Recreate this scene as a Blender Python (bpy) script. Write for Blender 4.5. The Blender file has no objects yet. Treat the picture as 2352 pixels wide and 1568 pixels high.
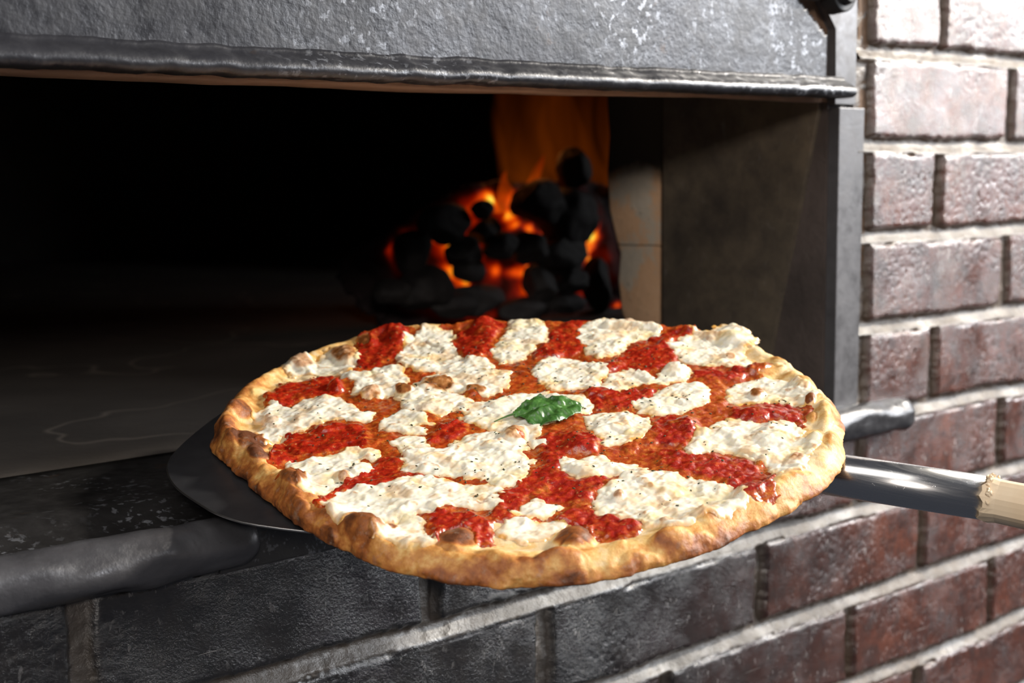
import bpy, bmesh, math, random
import numpy as np
from mathutils import Vector, Matrix
C = bpy.context.scene.collection
scene = bpy.context.scene
# ------------------------------------------------------------------ camera
RIGHT = Vector((0.741167, -0.671265, -0.008647))
UPV = Vector((0.086543, 0.082767, 0.992804))
BACK = Vector((-0.665719, -0.736582, 0.119437))
cam = bpy.data.cameras.new('camera')
cam.sensor_width = 36.0; cam.lens = 3300/2352*36.0
cam.dof.use_dof = True; cam.dof.focus_distance = 0.80; cam.dof.aperture_fstop = 9.0
cam.clip_start = 0.02
camo = bpy.data.objects.new('camera', cam); C.objects.link(camo)
m = Matrix.Identity(4)
for i in range(3): m[i][0] = RIGHT[i]; m[i][1] = UPV[i]; m[i][2] = BACK[i]
m[0][3], m[1][3], m[2][3] = 0.0, -0.69332, 1.35
camo.matrix_world = m
scene.camera = camo
scene.view_settings.view_transform = 'Standard'
scene.view_settings.look = 'None'
scene.view_settings.exposure = 0.0
scene.view_settings.gamma = 1.0
scene.view_settings.use_curve_mapping = False
w = bpy.data.worlds.new('world'); scene.world = w; w.use_nodes = True
w.node_tree.nodes['Background'].inputs[0].default_value = (0.55, 0.6, 0.75, 1)
w.node_tree.nodes['Background'].inputs[1].default_value = 0.10
def area(name, loc, target, sx, sy, power, color, spread=180):
    l = bpy.data.lights.new(name, 'AREA'); l.shape = 'RECTANGLE'; l.size = sx; l.size_y = sy
    l.energy = power; l.color = color; l.spread = math.radians(spread)
    o = bpy.data.objects.new(name, l); C.objects.link(o); o.location = loc
    o.rotation_euler = (Vector(target)-Vector(loc)).to_track_quat('-Z', 'Y').to_euler()
    return o
area('window_light', (3.7, -2.05, 2.30), (1.0, -0.2, 1.35), 2.9, 1.3, 165, (0.93, 0.96, 1.0))
area('ceiling_lamp_light', (2.3, -0.80, 2.30), (0.60, -0.08, 1.2), 0.18, 0.18, 62, (1.0, 0.93, 0.82))
area('overhead_lamp_light', (-0.5, -0.6, 2.9), (0.5, -0.2, 1.2), 2.6, 1.1, 27, (1.0, 0.97, 0.93))
area('room_fill_light', (-1.2, -2.6, 2.15), (0.8, 0.1, 1.25), 0.35, 0.35, 36, (1.0, 0.92, 0.85))

# ------------------------------------------------------------------ helpers
def put(o, label=None, cat=None, group=None, kind=None):
    if label: o['label'] = label
    if cat: o['category'] = cat
    if group: o['group'] = group
    if kind: o['kind'] = kind
    return o
def empty(name, loc=(0, 0, 0)):
    o = bpy.data.objects.new(name, None); o.empty_display_size = 0.03; C.objects.link(o); o.location = loc; return o
def link_mesh(name, me, mat, parent=None, smooth=True):
    o = bpy.data.objects.new(name, me); C.objects.link(o)
    if mat: me.materials.append(mat)
    if parent: o.parent = parent
    if smooth: me.polygons.foreach_set('use_smooth', [True]*len(me.polygons))
    return o
def np_mesh(name, V, F, mat, parent=None, attrs=None, smooth=True):
    me = bpy.data.meshes.new(name)
    V = np.asarray(V, np.float32); F = np.asarray(F, np.int32); k = F.shape[1]
    me.vertices.add(len(V)); me.vertices.foreach_set('co', V.ravel())
    me.loops.add(F.size); me.loops.foreach_set('vertex_index', F.ravel())
    me.polygons.add(len(F)); me.polygons.foreach_set('loop_start', np.arange(len(F), dtype=np.int32)*k)
    me.update(calc_edges=True); me.validate()
    for n_, a in (attrs or {}).items():
        at = me.attributes.new(n_, 'FLOAT', 'POINT'); at.data.foreach_set('value', np.asarray(a, np.float32))
    return link_mesh(name, me, mat, parent, smooth)
def bm_obj(name, bm, mat, parent=None, smooth=False, bevel=0.0):
    if bevel:
        bmesh.ops.bevel(bm, geom=list(bm.edges), offset=bevel, segments=2, affect='EDGES', profile=0.6)
    bmesh.ops.recalc_face_normals(bm, faces=list(bm.faces))
    me = bpy.data.meshes.new(name); bm.to_mesh(me); bm.free()
    return link_mesh(name, me, mat, parent, smooth)
def box(name, a, b, mat, parent=None, bevel=0.0):
    bm = bmesh.new(); bmesh.ops.create_cube(bm, size=1)
    for v in bm.verts:
        v.co = Vector([(a[i]+b[i])/2 + v.co[i]*(b[i]-a[i]) for i in range(3)])
    return bm_obj(name, bm, mat, parent, False, bevel)
def prism(name, poly, axis, a, b, mat, parent=None, bevel=0.0, smooth=False):
    """poly in the two other axes, extruded along axis from a to b"""
    bm = bmesh.new()
    def P(p, t):
        q = list(p); q.insert(axis, t); return Vector(q)
    lo = [bm.verts.new(P(p, a)) for p in poly]; hi = [bm.verts.new(P(p, b)) for p in poly]
    bm.faces.new(lo); bm.faces.new(hi[::-1])
    n = len(poly)
    for i in range(n): bm.faces.new((lo[i], lo[(i+1) % n], hi[(i+1) % n], hi[i]))
    return bm_obj(name, bm, mat, parent, smooth, bevel)
# ---- numpy noise
def _h(ix, iy, iz, s):
    n = (ix*374761393 + iy*668265263 + iz*2147483647 + s*1274126177) & 0xFFFFFFFF
    n = ((n ^ (n >> 13))*1274126177) & 0xFFFFFFFF
    n = ((n ^ (n >> 15))*2246822519) & 0xFFFFFFFF
    return ((n ^ (n >> 16)) & 0xFFFFFF)/float(0xFFFFFF)
def vn(x, y, s=0, z=None):
    x = np.asarray(x, float); y = np.asarray(y, float)
    z = np.zeros_like(x) if z is None else np.asarray(z, float)
    ix, iy, iz = [np.floor(q).astype(np.int64) for q in (x, y, z)]
    fx, fy, fz = x-ix, y-iy, z-iz
    fx, fy, fz = [q*q*q*(q*(q*6-15)+10) for q in (fx, fy, fz)]
    r = 0
    for a in (0, 1):
        for b in (0, 1):
            for c in ((0, 1) if np.any(fz) else (0,)):
                wt = (fx if a else 1-fx)*(fy if b else 1-fy)*(fz if c else 1-fz)
                r = r + wt*_h(ix+a, iy+b, iz+c, s)
    return r*2-1
def fbm(x, y, s=0, o=4, z=None, g=0.5):
    r = 0; a = 1.0; t = 0
    for i in range(o):
        k = 2.03**i
        r = r + a*vn(np.asarray(x)*k+i*7.3, np.asarray(y)*k-i*3.1, s+i, None if z is None else np.asarray(z)*k); t += a; a *= g
    return r/t*1.6
def worley(x, y, s=0):
    x = np.asarray(x, float); y = np.asarray(y, float)
    ix = np.floor(x).astype(np.int64); iy = np.floor(y).astype(np.int64)
    d = np.full(x.shape, 9.0); zz = np.zeros_like(ix)
    for a in (-1, 0, 1):
        for b in (-1, 0, 1):
            px = ix+a+_h(ix+a, iy+b, zz, s); py = iy+b+_h(ix+a, iy+b, zz, s+5)
            d = np.minimum(d, (px-x)**2+(py-y)**2)
    return np.sqrt(d)
def sst(x, a, b):
    t = np.clip((x-a)/(b-a), 0, 1); return t*t*(3-2*t)
def sdf(P, X, Y):
    """signed distance, positive inside"""
    P = np.asarray(P, float); d = np.full(X.shape, 1e18); ins = np.zeros(X.shape, bool)
    n = len(P)
    for i in range(n):
        a = P[i]; b = P[(i+1) % n]; e = b-a
        wx = X-a[0]; wy = Y-a[1]
        t = np.clip((wx*e[0]+wy*e[1])/max(e @ e, 1e-12), 0, 1)
        d = np.minimum(d, (wx-e[0]*t)**2+(wy-e[1]*t)**2)
        c = ((a[1] > Y) != (b[1] > Y))
        with np.errstate(divide='ignore', invalid='ignore'):
            xx = (b[0]-a[0])*(Y-a[1])/(b[1]-a[1]+1e-15)+a[0]
        ins ^= c & (X < xx)
    return np.sqrt(d)*np.where(ins, 1, -1)
def grid_faces(mask):
    """mask over cells (ny-1,nx-1) -> quads over full index grid"""
    ny, nx = mask.shape[0]+1, mask.shape[1]+1
    idx = np.arange(ny*nx).reshape(ny, nx)
    q = np.stack([idx[:-1, :-1], idx[:-1, 1:], idx[1:, 1:], idx[1:, :-1]], -1)
    return q[mask]
def compact(V, F, attrs):
    u = np.unique(F); mp = np.full(len(V), -1, np.int64); mp[u] = np.arange(len(u))
    return V[u], mp[F], {k: a[u] for k, a in attrs.items()}

# ------------------------------------------------------------------ material helpers
class NT:
    def __init__(s, name):
        s.m = bpy.data.materials.new(name); s.m.use_nodes = True; s.t = s.m.node_tree; s.b = s.t.nodes['Principled BSDF']
        s.out = s.t.nodes['Material Output']
    def n(s, typ, **kw):
        q = s.t.nodes.new(typ)
        for k, v in kw.items(): setattr(q, k, v)
        return q
    def l(s, a, b): s.t.links.new(a, b)
    def setin(s, node, name, v):
        i = node.inputs[name]
        if hasattr(v, 'is_output') or isinstance(v, bpy.types.NodeSocket): s.l(v, i)
        else: i.default_value = v
    def P(s, **kw):
        for k, v in kw.items(): s.setin(s.b, k.replace('_', ' '), v)
    def coord(s): 
        return s.n('ShaderNodeTexCoord').outputs['Object']
    def noise(s, scale, detail=4, rough=0.55, vec=None, dist=0.0):
        q = s.n('ShaderNodeTexNoise'); q.inputs['Scale'].default_value = scale; q.inputs['Detail'].default_value = detail
        q.inputs['Roughness'].default_value = rough; q.inputs['Distortion'].default_value = dist
        s.l(vec if vec is not None else s.coord(), q.inputs['Vector']); return q.outputs['Fac']
    def vor(s, scale, vec=None, feature='F1', rand=1.0):
        q = s.n('ShaderNodeTexVoronoi', feature=feature); q.inputs['Scale'].default_value = scale
        q.inputs['Randomness'].default_value = rand
        s.l(vec if vec is not None else s.coord(), q.inputs['Vector']); return q.outputs['Distance']
    def stretch(s, v):
        q = s.n('ShaderNodeVectorMath', operation='MULTIPLY'); s.l(s.coord(), q.inputs[0]); q.inputs[1].default_value = v
        return q.outputs[0]
    def ramp(s, fac, stops, interp='LINEAR'):
        q = s.n('ShaderNodeValToRGB'); q.color_ramp.interpolation = interp; e = q.color_ramp.elements
        while len(e) < len(stops): e.new(0.5)
        for i, (p, c) in enumerate(stops):
            e[i].position = p; e[i].color = (*c, 1) if len(c) == 3 else c
        s.l(fac, q.inputs[0]); return q.outputs[0]
    def mr(s, v, a, b, c=0.0, d=1.0):
        q = s.n('ShaderNodeMapRange'); s.setin(q, 0, v)
        for i, x in enumerate((a, b, c, d)): q.inputs[i+1].default_value = x
        return q.outputs[0]
    def math(s, op, a, b=None):
        q = s.n('ShaderNodeMath', operation=op); s.setin(q, 0, a)
        if b is not None: s.setin(q, 1, b)
        return q.outputs[0]
    def mix(s, fac, a, b, blend='MIX'):
        q = s.n('ShaderNodeMix', data_type='RGBA', blend_type=blend)
        s.setin(q, 0, fac)
        for i, x in ((6, a), (7, b)):
            if isinstance(x, tuple): q.inputs[i].default_value = (*x, 1) if len(x) == 3 else x
            else: s.l(x, q.inputs[i])
        return q.outputs[2]
    def attr(s, name):
        q = s.n('ShaderNodeAttribute', attribute_name=name); return q.outputs['Fac']
    def bump(s, h, strength=0.4, dist=0.001, normal=None):
        q = s.n('ShaderNodeBump'); s.setin(q, 'Strength', strength); q.inputs['Distance'].default_value = dist
        s.l(h, q.inputs['Height'])
        if normal is not None: s.l(normal, q.inputs['Normal'])
        return q.outputs[0]
    def sep(s, v=None):
        q = s.n('ShaderNodeSeparateXYZ'); s.l(v if v is not None else s.coord(), q.inputs[0]); return q.outputs

def metal_black(name, col=(0.035, 0.035, 0.04), rough=0.42, spots=True, bumps=0.6, col2=None, xr=None):
    t = NT(name)
    a = t.noise(14, 6, 0.65); b = t.noise(90, 5, 0.6); sp = t.noise(260, 2, 0.5)
    c2 = col2 or tuple(x*2.0+0.005 for x in col)
    c = t.ramp(a, [(0.3, col), (0.7, c2)])
    if spots:
        v = t.noise(170, 3, 0.6); k = t.ramp(v, [(0.56, (0, 0, 0)), (0.64, (1, 1, 1))])
        k2 = t.math('MULTIPLY', k, t.ramp(t.noise(9, 3), [(0.45, (0, 0, 0)), (0.62, (0.8, 0.8, 0.8))]))
        if xr: k2 = t.math('MULTIPLY', k2, t.mr(t.math('ADD', t.sep()[0], t.mr(t.noise(8, 3), 0, 1, -0.15, 0.15)), xr[0], xr[1]))
        c = t.mix(k2, c, (0.30, 0.31, 0.34))
        r = t.noise(30, 5, 0.7); c = t.mix(t.ramp(r, [(0.66, (0, 0, 0)), (0.74, (0.5, 0.5, 0.5))]), c, (0.07, 0.035, 0.015))
    n1 = t.bump(t.noise(12, 2, 0.5), 0.15*bumps, 0.002)
    n2 = t.bump(b, bumps*0.4, 0.0009, n1); n3 = t.bump(sp, bumps*0.6, 0.0005, n2)
    t.P(Base_Color=c, Metallic=0.35, Roughness=t.mr(b, 0.3, 0.7, rough-0.10, rough+0.14), Normal=n3)
    t.P(Specular_IOR_Level=0.6)
    return t.m
# ------------------------------------------------------------------ materials
def mat_wall():
    t = NT('glazed_sooty_brick')
    mor = t.attr('mortar'); soot = t.attr('soot'); bid = t.attr('tone'); pal = t.attr('pale')
    n1 = t.noise(18, 5, 0.6); n2 = t.noise(75, 5, 0.65); n3 = t.noise(420, 3, 0.6)
    base = t.ramp(n1, [(0.28, (0.06, 0.024, 0.016)), (0.5, (0.12, 0.037, 0.021)), (0.72, (0.21, 0.07, 0.04))])
    base = t.mix(t.mr(bid, 0, 1, 0, 0.5), base, (0.045, 0.022, 0.018))
    blot = t.ramp(n2, [(0.45, (0, 0, 0)), (0.62, (1, 1, 1))])
    base = t.mix(t.math('MULTIPLY', blot, 0.55), base, (0.03, 0.022, 0.02))
    sootc = t.ramp(n2, [(0.3, (0.008, 0.007, 0.007)), (0.7, (0.021, 0.018, 0.016))])
    base = t.mix(soot, base, sootc)
    fl = t.ramp(t.noise(190, 3, 0.6, t.stretch((1.2, 1, 0.6))), [(0.62, (0, 0, 0)), (0.70, (1, 1, 1))])  # pale streaky flecks painted into the colour as glints off the glaze
    fl = t.math('MULTIPLY', fl, t.mr(t.noise(20, 3), 0.4, 0.6, 0.1, 1.0))
    base = t.mix(t.math('MULTIPLY', fl, t.mr(soot, 0, 1, 0.6, 0.2)), base, (0.45, 0.43, 0.42))
    base = t.mix(pal, base, (0.42, 0.39, 0.38))
    scr = t.ramp(t.noise(1.0, 2, 0.4, t.stretch((14, 1, 330)), 0.25), [(0.745, (0, 0, 0)), (0.765, (1, 1, 1))])
    base = t.mix(t.math('MULTIPLY', scr, 0.5), base, (0.42, 0.40, 0.38))
    mort = t.ramp(n2, [(0.3, (0.045, 0.026, 0.014)), (0.7, (0.13, 0.088, 0.055))])
    mort = t.mix(t.math('MULTIPLY', soot, 0.72), mort, (0.06, 0.055, 0.05))
    c = t.mix(mor, base, mort)
    bu = t.bump(n2, 0.12, 0.001); bu = t.bump(t.noise(260, 4, 0.65), 0.3, 0.0006, bu); bu = t.bump(t.noise(480, 4, 0.7), t.mr(t.noise(24, 3), 0.35, 0.65, 0.5, 1.3), 0.0008, bu)
    t.P(Base_Color=c, Roughness=t.mr(mor, 0, 1, 0.27, 0.42), Normal=bu, Specular_IOR_Level=t.mr(mor, 0, 1, 0.7, 0.6))
    t.P(Coat_Weight=t.mr(mor, 0, 1, 0.75, 0.4), Coat_Roughness=0.22, Coat_Normal=bu)
    return t.m
def mat_crust():
    t = NT('baked_crust'); br = t.attr('brown'); ch = t.attr('char')
    n1 = t.noise(60, 5, 0.6); n2 = t.noise(260, 4, 0.65); n3 = t.noise(900, 3, 0.6)
    q = t.math('ADD', br, t.mr(n1, 0.3, 0.7, -0.30, 0.32)); q = t.math('ADD', q, t.mr(n2, 0.3, 0.7, -0.09, 0.09))
    c = t.ramp(q, [(0.0, (0.82, 0.63, 0.37)), (0.22, (0.74, 0.47, 0.17)), (0.42, (0.56, 0.25, 0.06)), (0.66, (0.33, 0.10, 0.02)), (0.95, (0.11, 0.033, 0.010))])
    c = t.mix(ch, c, (0.03, 0.014, 0.008))
    fl = t.ramp(t.noise(130, 5, 0.7), [(0.56, (0, 0, 0)), (0.72, (1, 1, 1))])
    c = t.mix(t.math('MULTIPLY', fl, 0.18), c, (0.85, 0.74, 0.55))
    bu = t.bump(n2, 0.35, 0.0012); bu = t.bump(n3, 0.4, 0.0004, bu)
    t.P(Base_Color=c, Roughness=0.52, Normal=bu, Subsurface_Weight=0.12, Subsurface_Radius=(1.0, 0.5, 0.25), Subsurface_Scale=0.003)
    t.P(Specular_IOR_Level=0.4)
    return t.m
def mat_cheese():
    t = NT('melted_mozzarella'); br = t.attr('brown'); oil = t.attr('oil')
    n1 = t.noise(45, 4, 0.6); n2 = t.noise(190, 4, 0.6); n3 = t.noise(700, 3, 0.6)
    c = t.ramp(n1, [(0.3, (0.86, 0.79, 0.60)), (0.5, (0.87, 0.83, 0.71)), (0.68, (0.82, 0.68, 0.38))])
    c = t.mix(oil, c, (0.80, 0.42, 0.09))
    q = t.math('ADD', br, t.mr(n2, 0.3, 0.7, -0.16, 0.16))
    k = t.ramp(q, [(0.30, (0, 0, 0)), (0.85, (1, 1, 1))])
    bc = t.ramp(q, [(0.35, (0.82, 0.55, 0.24)), (0.65, (0.52, 0.22, 0.055)), (1.0, (0.20, 0.06, 0.015))])
    c = t.mix(k, c, bc)
    pk = t.ramp(t.noise(520, 2, 0.5), [(0.76, (0, 0, 0)), (0.79, (1, 1, 1))])
    c = t.mix(t.math('MULTIPLY', pk, 0.75), c, (0.12, 0.09, 0.04))
    bu = t.bump(n2, 0.2, 0.0008); bu = t.bump(n3, 0.15, 0.0002, bu)
    t.P(Base_Color=c, Roughness=0.36, Normal=bu, Subsurface_Weight=0.55, Subsurface_Radius=(1.0, 0.8, 0.5), Subsurface_Scale=0.0035)
    t.P(Coat_Weight=0.35, Coat_Roughness=0.15, Coat_Normal=bu)
    return t.m
def mat_sauce():
    t = NT('tomato_sauce'); th = t.attr('thick'); hi = t.attr('lump')
    n1 = t.noise(70, 5, 0.65); n2 = t.noise(240, 4, 0.65); n3 = t.noise(800, 3, 0.6)
    red = t.ramp(n2, [(0.3, (0.22, 0.006, 0.003)), (0.52, (0.38, 0.016, 0.004)), (0.72, (0.56, 0.075, 0.012))])
    org = t.ramp(n2, [(0.3, (0.26, 0.022, 0.005)), (0.52, (0.42, 0.065, 0.008)), (0.7, (0.58, 0.19, 0.025))])
    q = t.math('ADD', th, t.mr(n1, 0.35, 0.65, -0.6, 0.6))
    c = t.mix(t.ramp(q, [(0.32, (0, 0, 0)), (0.8, (1, 1, 1))]), org, red)
    g = t.ramp(t.noise(330, 3, 0.6), [(0.62, (0, 0, 0)), (0.70, (1, 1, 1))])
    c = t.mix(t.math('MULTIPLY', g, 0.5), c, (0.72, 0.34, 0.12))
    pk = t.ramp(t.noise(430, 2, 0.5), [(0.72, (0, 0, 0)), (0.76, (1, 1, 1))])
    c = t.mix(t.math('MULTIPLY', pk, 0.8), c, (0.05, 0.03, 0.008))
    bu = t.bump(n2, 0.5, 0.0012); bu = t.bump(n3, 0.4, 0.0003, bu)
    t.P(Base_Color=c, Roughness=0.30, Normal=bu, Subsurface_Weight=0.15, Subsurface_Radius=(1.0, 0.2, 0.1), Subsurface_Scale=0.002)
    t.P(Coat_Weight=0.8, Coat_Roughness=0.12, Coat_Normal=bu)
    return t.m
def mat_basil():
    t = NT('basil'); v = t.attr('vein')
    c = t.ramp(t.noise(160, 4, 0.6), [(0.3, (0.02, 0.075, 0.012)), (0.7, (0.07, 0.19, 0.035))])
    c = t.mix(t.math('MULTIPLY', v, 0.6), c, (0.12, 0.24, 0.06))
    t.P(Base_Color=c, Roughness=0.32, Normal=t.bump(t.noise(300, 4), 0.35, 0.0006), Coat_Weight=0.4, Coat_Roughness=0.2); return t.m
def mat_steel():
    t = NT('brushed_steel')
    n = t.noise(60, 4, 0.6, t.stretch((1, 1, 30)))
    sc = t.ramp(t.noise(240, 3, 0.7, dist=2.0), [(0.66, (0, 0, 0)), (0.70, (1, 1, 1))])
    t.P(Base_Color=(0.62, 0.61, 0.60, 1), Metallic=1.0, Roughness=t.mr(n, 0.3, 0.7, 0.20, 0.29)); 
    t.P(Normal=t.bump(sc, 0.2, 0.0002)); return t.m
def mat_blade():
    t = NT('dull_peel_metal'); n = t.noise(40, 4, 0.6)
    sc = t.ramp(t.noise(35, 5, 0.7, t.stretch((1, 40, 1))), [(0.66, (0, 0, 0)), (0.70, (1, 1, 1))])
    c = t.ramp(n, [(0.3, (0.09, 0.09, 0.10)), (0.7, (0.14, 0.14, 0.15))]); c = t.mix(t.math('MULTIPLY', sc, 0.3), c, (0.4, 0.4, 0.42))
    t.P(Base_Color=c, Metallic=0.85, Roughness=0.42); return t.m
def mat_wood():
    t = NT('pale_wood'); n = t.noise(35, 5, 0.6, t.stretch((1.0, 1.0, 0.12)))
    c = t.ramp(n, [(0.3, (0.74, 0.55, 0.35)), (0.7, (0.84, 0.68, 0.48))])
    t.P(Base_Color=c, Roughness=0.55, Normal=t.bump(n, 0.3, 0.001)); return t.m
def mat_stone():
    t = NT('oven_floor_stone'); n = t.noise(7, 6, 0.6); f2 = t.noise(60, 5, 0.7)
    c = t.ramp(n, [(0.3, (0.05, 0.042, 0.036)), (0.7, (0.10, 0.085, 0.073))])
    wv = t.n('ShaderNodeTexNoise'); wv.inputs['Scale'].default_value = 3.3; wv.inputs['Detail'].default_value = 3; t.l(t.coord(), wv.inputs['Vector'])
    q = t.math('ABSOLUTE', t.math('SUBTRACT', wv.outputs['Fac'], 0.5))
    line = t.ramp(q, [(0.0, (1, 1, 1)), (0.007, (0, 0, 0))])
    c = t.mix(t.math('MULTIPLY', line, 0.45), c, (0.34, 0.29, 0.24))
    st = t.noise(30, 4, 0.6, t.stretch((0.6, 6, 1))); c = t.mix(t.mr(st, 0.4, 0.75, 0, 0.35), c, (0.05, 0.042, 0.036))
    t.P(Base_Color=c, Roughness=0.8, Normal=t.bump(f2, 0.4, 0.002)); return t.m
def mat_soot(name, c0, c1, rough=0.85, sc=12):
    t = NT(name); t.P(Base_Color=t.ramp(t.noise(sc, 6, 0.65), [(0.3, c0), (0.7, c1)]), Roughness=rough, Normal=t.bump(t.noise(60, 5, 0.7), 0.5, 0.003)); return t.m
def mat_firebrick():
    t = NT('firebrick'); s = t.sep(); n = t.noise(16, 5, 0.6); f2 = t.noise(150, 4, 0.7)
    c = t.ramp(n, [(0.30, (0.50, 0.45, 0.37)), (0.44, (0.58, 0.49, 0.38)), (0.50, (0.70, 0.43, 0.25)), (0.75, (0.80, 0.54, 0.34))])
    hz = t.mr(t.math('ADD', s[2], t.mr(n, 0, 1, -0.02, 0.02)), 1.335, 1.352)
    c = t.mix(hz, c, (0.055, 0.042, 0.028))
    sp = t.ramp(f2, [(0.62, (0, 0, 0)), (0.7, (1, 1, 1))]); c = t.mix(t.math('MULTIPLY', sp, 0.4), c, (0.08, 0.06, 0.05))
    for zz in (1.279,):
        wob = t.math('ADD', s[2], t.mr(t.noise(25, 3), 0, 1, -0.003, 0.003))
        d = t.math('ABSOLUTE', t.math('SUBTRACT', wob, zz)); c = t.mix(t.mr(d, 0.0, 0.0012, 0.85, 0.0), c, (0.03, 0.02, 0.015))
    t.P(Base_Color=c, Roughness=0.85, Normal=t.bump(f2, 0.4, 0.002)); return t.m
def mat_panel():
    t = NT('smoke_stained_iron'); n = t.noise(10, 6, 0.65); n2 = t.noise(60, 6, 0.7)
    c = t.ramp(n, [(0.3, (0.07, 0.058, 0.048)), (0.55, (0.17, 0.135, 0.095)), (0.75, (0.27, 0.205, 0.14))])
    c = t.mix(t.mr(n2, 0.45, 0.7, 0, 0.5), c, (0.05, 0.042, 0.04))
    sc = t.ramp(t.noise(26, 6, 0.75, t.stretch((1, 3, 1)), 1.5), [(0.60, (0, 0, 0)), (0.68, (1, 1, 1))])
    c = t.mix(t.math('MULTIPLY', sc, 0.28), c, (0.36, 0.34, 0.33))
    t.P(Base_Color=c, Roughness=0.55, Metallic=0.2, Normal=t.bump(n2, 0.3, 0.001)); return t.m
def mat_coal():
    t = NT('charcoal'); n = t.noise(30, 5, 0.7)
    c = t.ramp(n, [(0.3, (0.010, 0.008, 0.008)), (0.75, (0.045, 0.038, 0.036))])
    t.P(Base_Color=c, Roughness=0.7, Normal=t.bump(t.noise(120, 5, 0.7), 0.6, 0.004)); return t.m
def mat_ember():
    t = NT('glowing_embers'); g = t.attr('glow'); n = t.noise(28, 4, 0.6)
    q = t.math('MULTIPLY', g, t.mr(n, 0.25, 0.75, 0.55, 1.3))
    c = t.ramp(q, [(0.0, (0.0, 0.0, 0.0)), (0.14, (0.03, 0.001, 0.0)), (0.30, (0.30, 0.008, 0.0)), (0.55, (0.95, 0.08, 0.002)), (0.86, (1.0, 0.36, 0.012)), (1.0, (1.0, 0.70, 0.07))])
    t.P(Base_Color=(0.02, 0.01, 0.01, 1), Roughness=0.9, Emission_Color=c, Emission_Strength=t.mr(q, 0.0, 1.0, 0.4, 1.25)); return t.m
def mat_flame(name, lo, hi, dens, z0, z1, stren):
    t = NT(name); s = t.sep(); g = t.mr(s[2], z0, z1, 1.0, 0.0)
    n = t.noise(9, 3, 0.5, t.stretch((1.6, 1.6, 0.45)), 0.6)
    lw = t.n('ShaderNodeLayerWeight'); lw.inputs[0].default_value = 0.5
    core = t.math('SUBTRACT', 1.0, lw.outputs['Facing'])
    f = t.math('MULTIPLY', t.math('POWER', core, 2.2), t.mr(n, 0.3, 0.7, 0.25, 1.0)); f = t.math('MULTIPLY', f, t.math('POWER', t.math('MAXIMUM', g, 0.0), 0.6))
    f = t.math('MULTIPLY', f, dens)
    em = t.n('ShaderNodeEmission'); t.l(t.ramp(t.math('MULTIPLY', g, t.mr(n, 0.3, 0.7, 0.6, 1.2)), [(0.1, lo), (0.9, hi)]), em.inputs[0]); em.inputs[1].default_value = stren
    tr = t.n('ShaderNodeBsdfTransparent'); mx = t.n('ShaderNodeMixShader'); t.l(f, mx.inputs[0]); t.l(tr.outputs[0], mx.inputs[1]); t.l(em.outputs[0], mx.inputs[2])
    t.l(mx.outputs[0], t.out.inputs[0]); return t.m
M_wall = mat_wall(); M_crust = mat_crust(); M_cheese = mat_cheese(); M_sauce = mat_sauce(); M_basil = mat_basil()
M_steel = mat_steel(); M_blade = mat_blade(); M_wood = mat_wood(); M_stone = mat_stone(); M_fire = mat_firebrick(); M_panel = mat_panel()
M_coal = mat_coal(); M_ember = mat_ember()
M_iron = metal_black('cast_iron', (0.016, 0.016, 0.019), 0.36, bumps=0.9, xr=(0.38, 0.56))
M_iron_dark = metal_black('dark_iron', (0.012, 0.012, 0.013), 0.55, spots=False, bumps=0.4)
M_post = metal_black('worn_iron', (0.07, 0.067, 0.07), 0.42, spots=False, bumps=0.35, col2=(0.15, 0.145, 0.15))
M_sill = metal_black('sill_iron', (0.018, 0.017, 0.017), 0.40, spots=True, bumps=0.7)
M_bar = metal_black('glossy_iron', (0.04, 0.039, 0.042), 0.33, spots=False, bumps=0.9)
M_plate = mat_soot('dark_stained_plate', (0.045, 0.036, 0.032), (0.11, 0.085, 0.075), 0.6)
M_dark = mat_soot('oven_soot', (0.010, 0.008, 0.007), (0.026, 0.021, 0.018))
M_soffit = mat_soot('soffit_brick', (0.20, 0.115, 0.07), (0.33, 0.20, 0.13), 0.85, 30)

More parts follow.
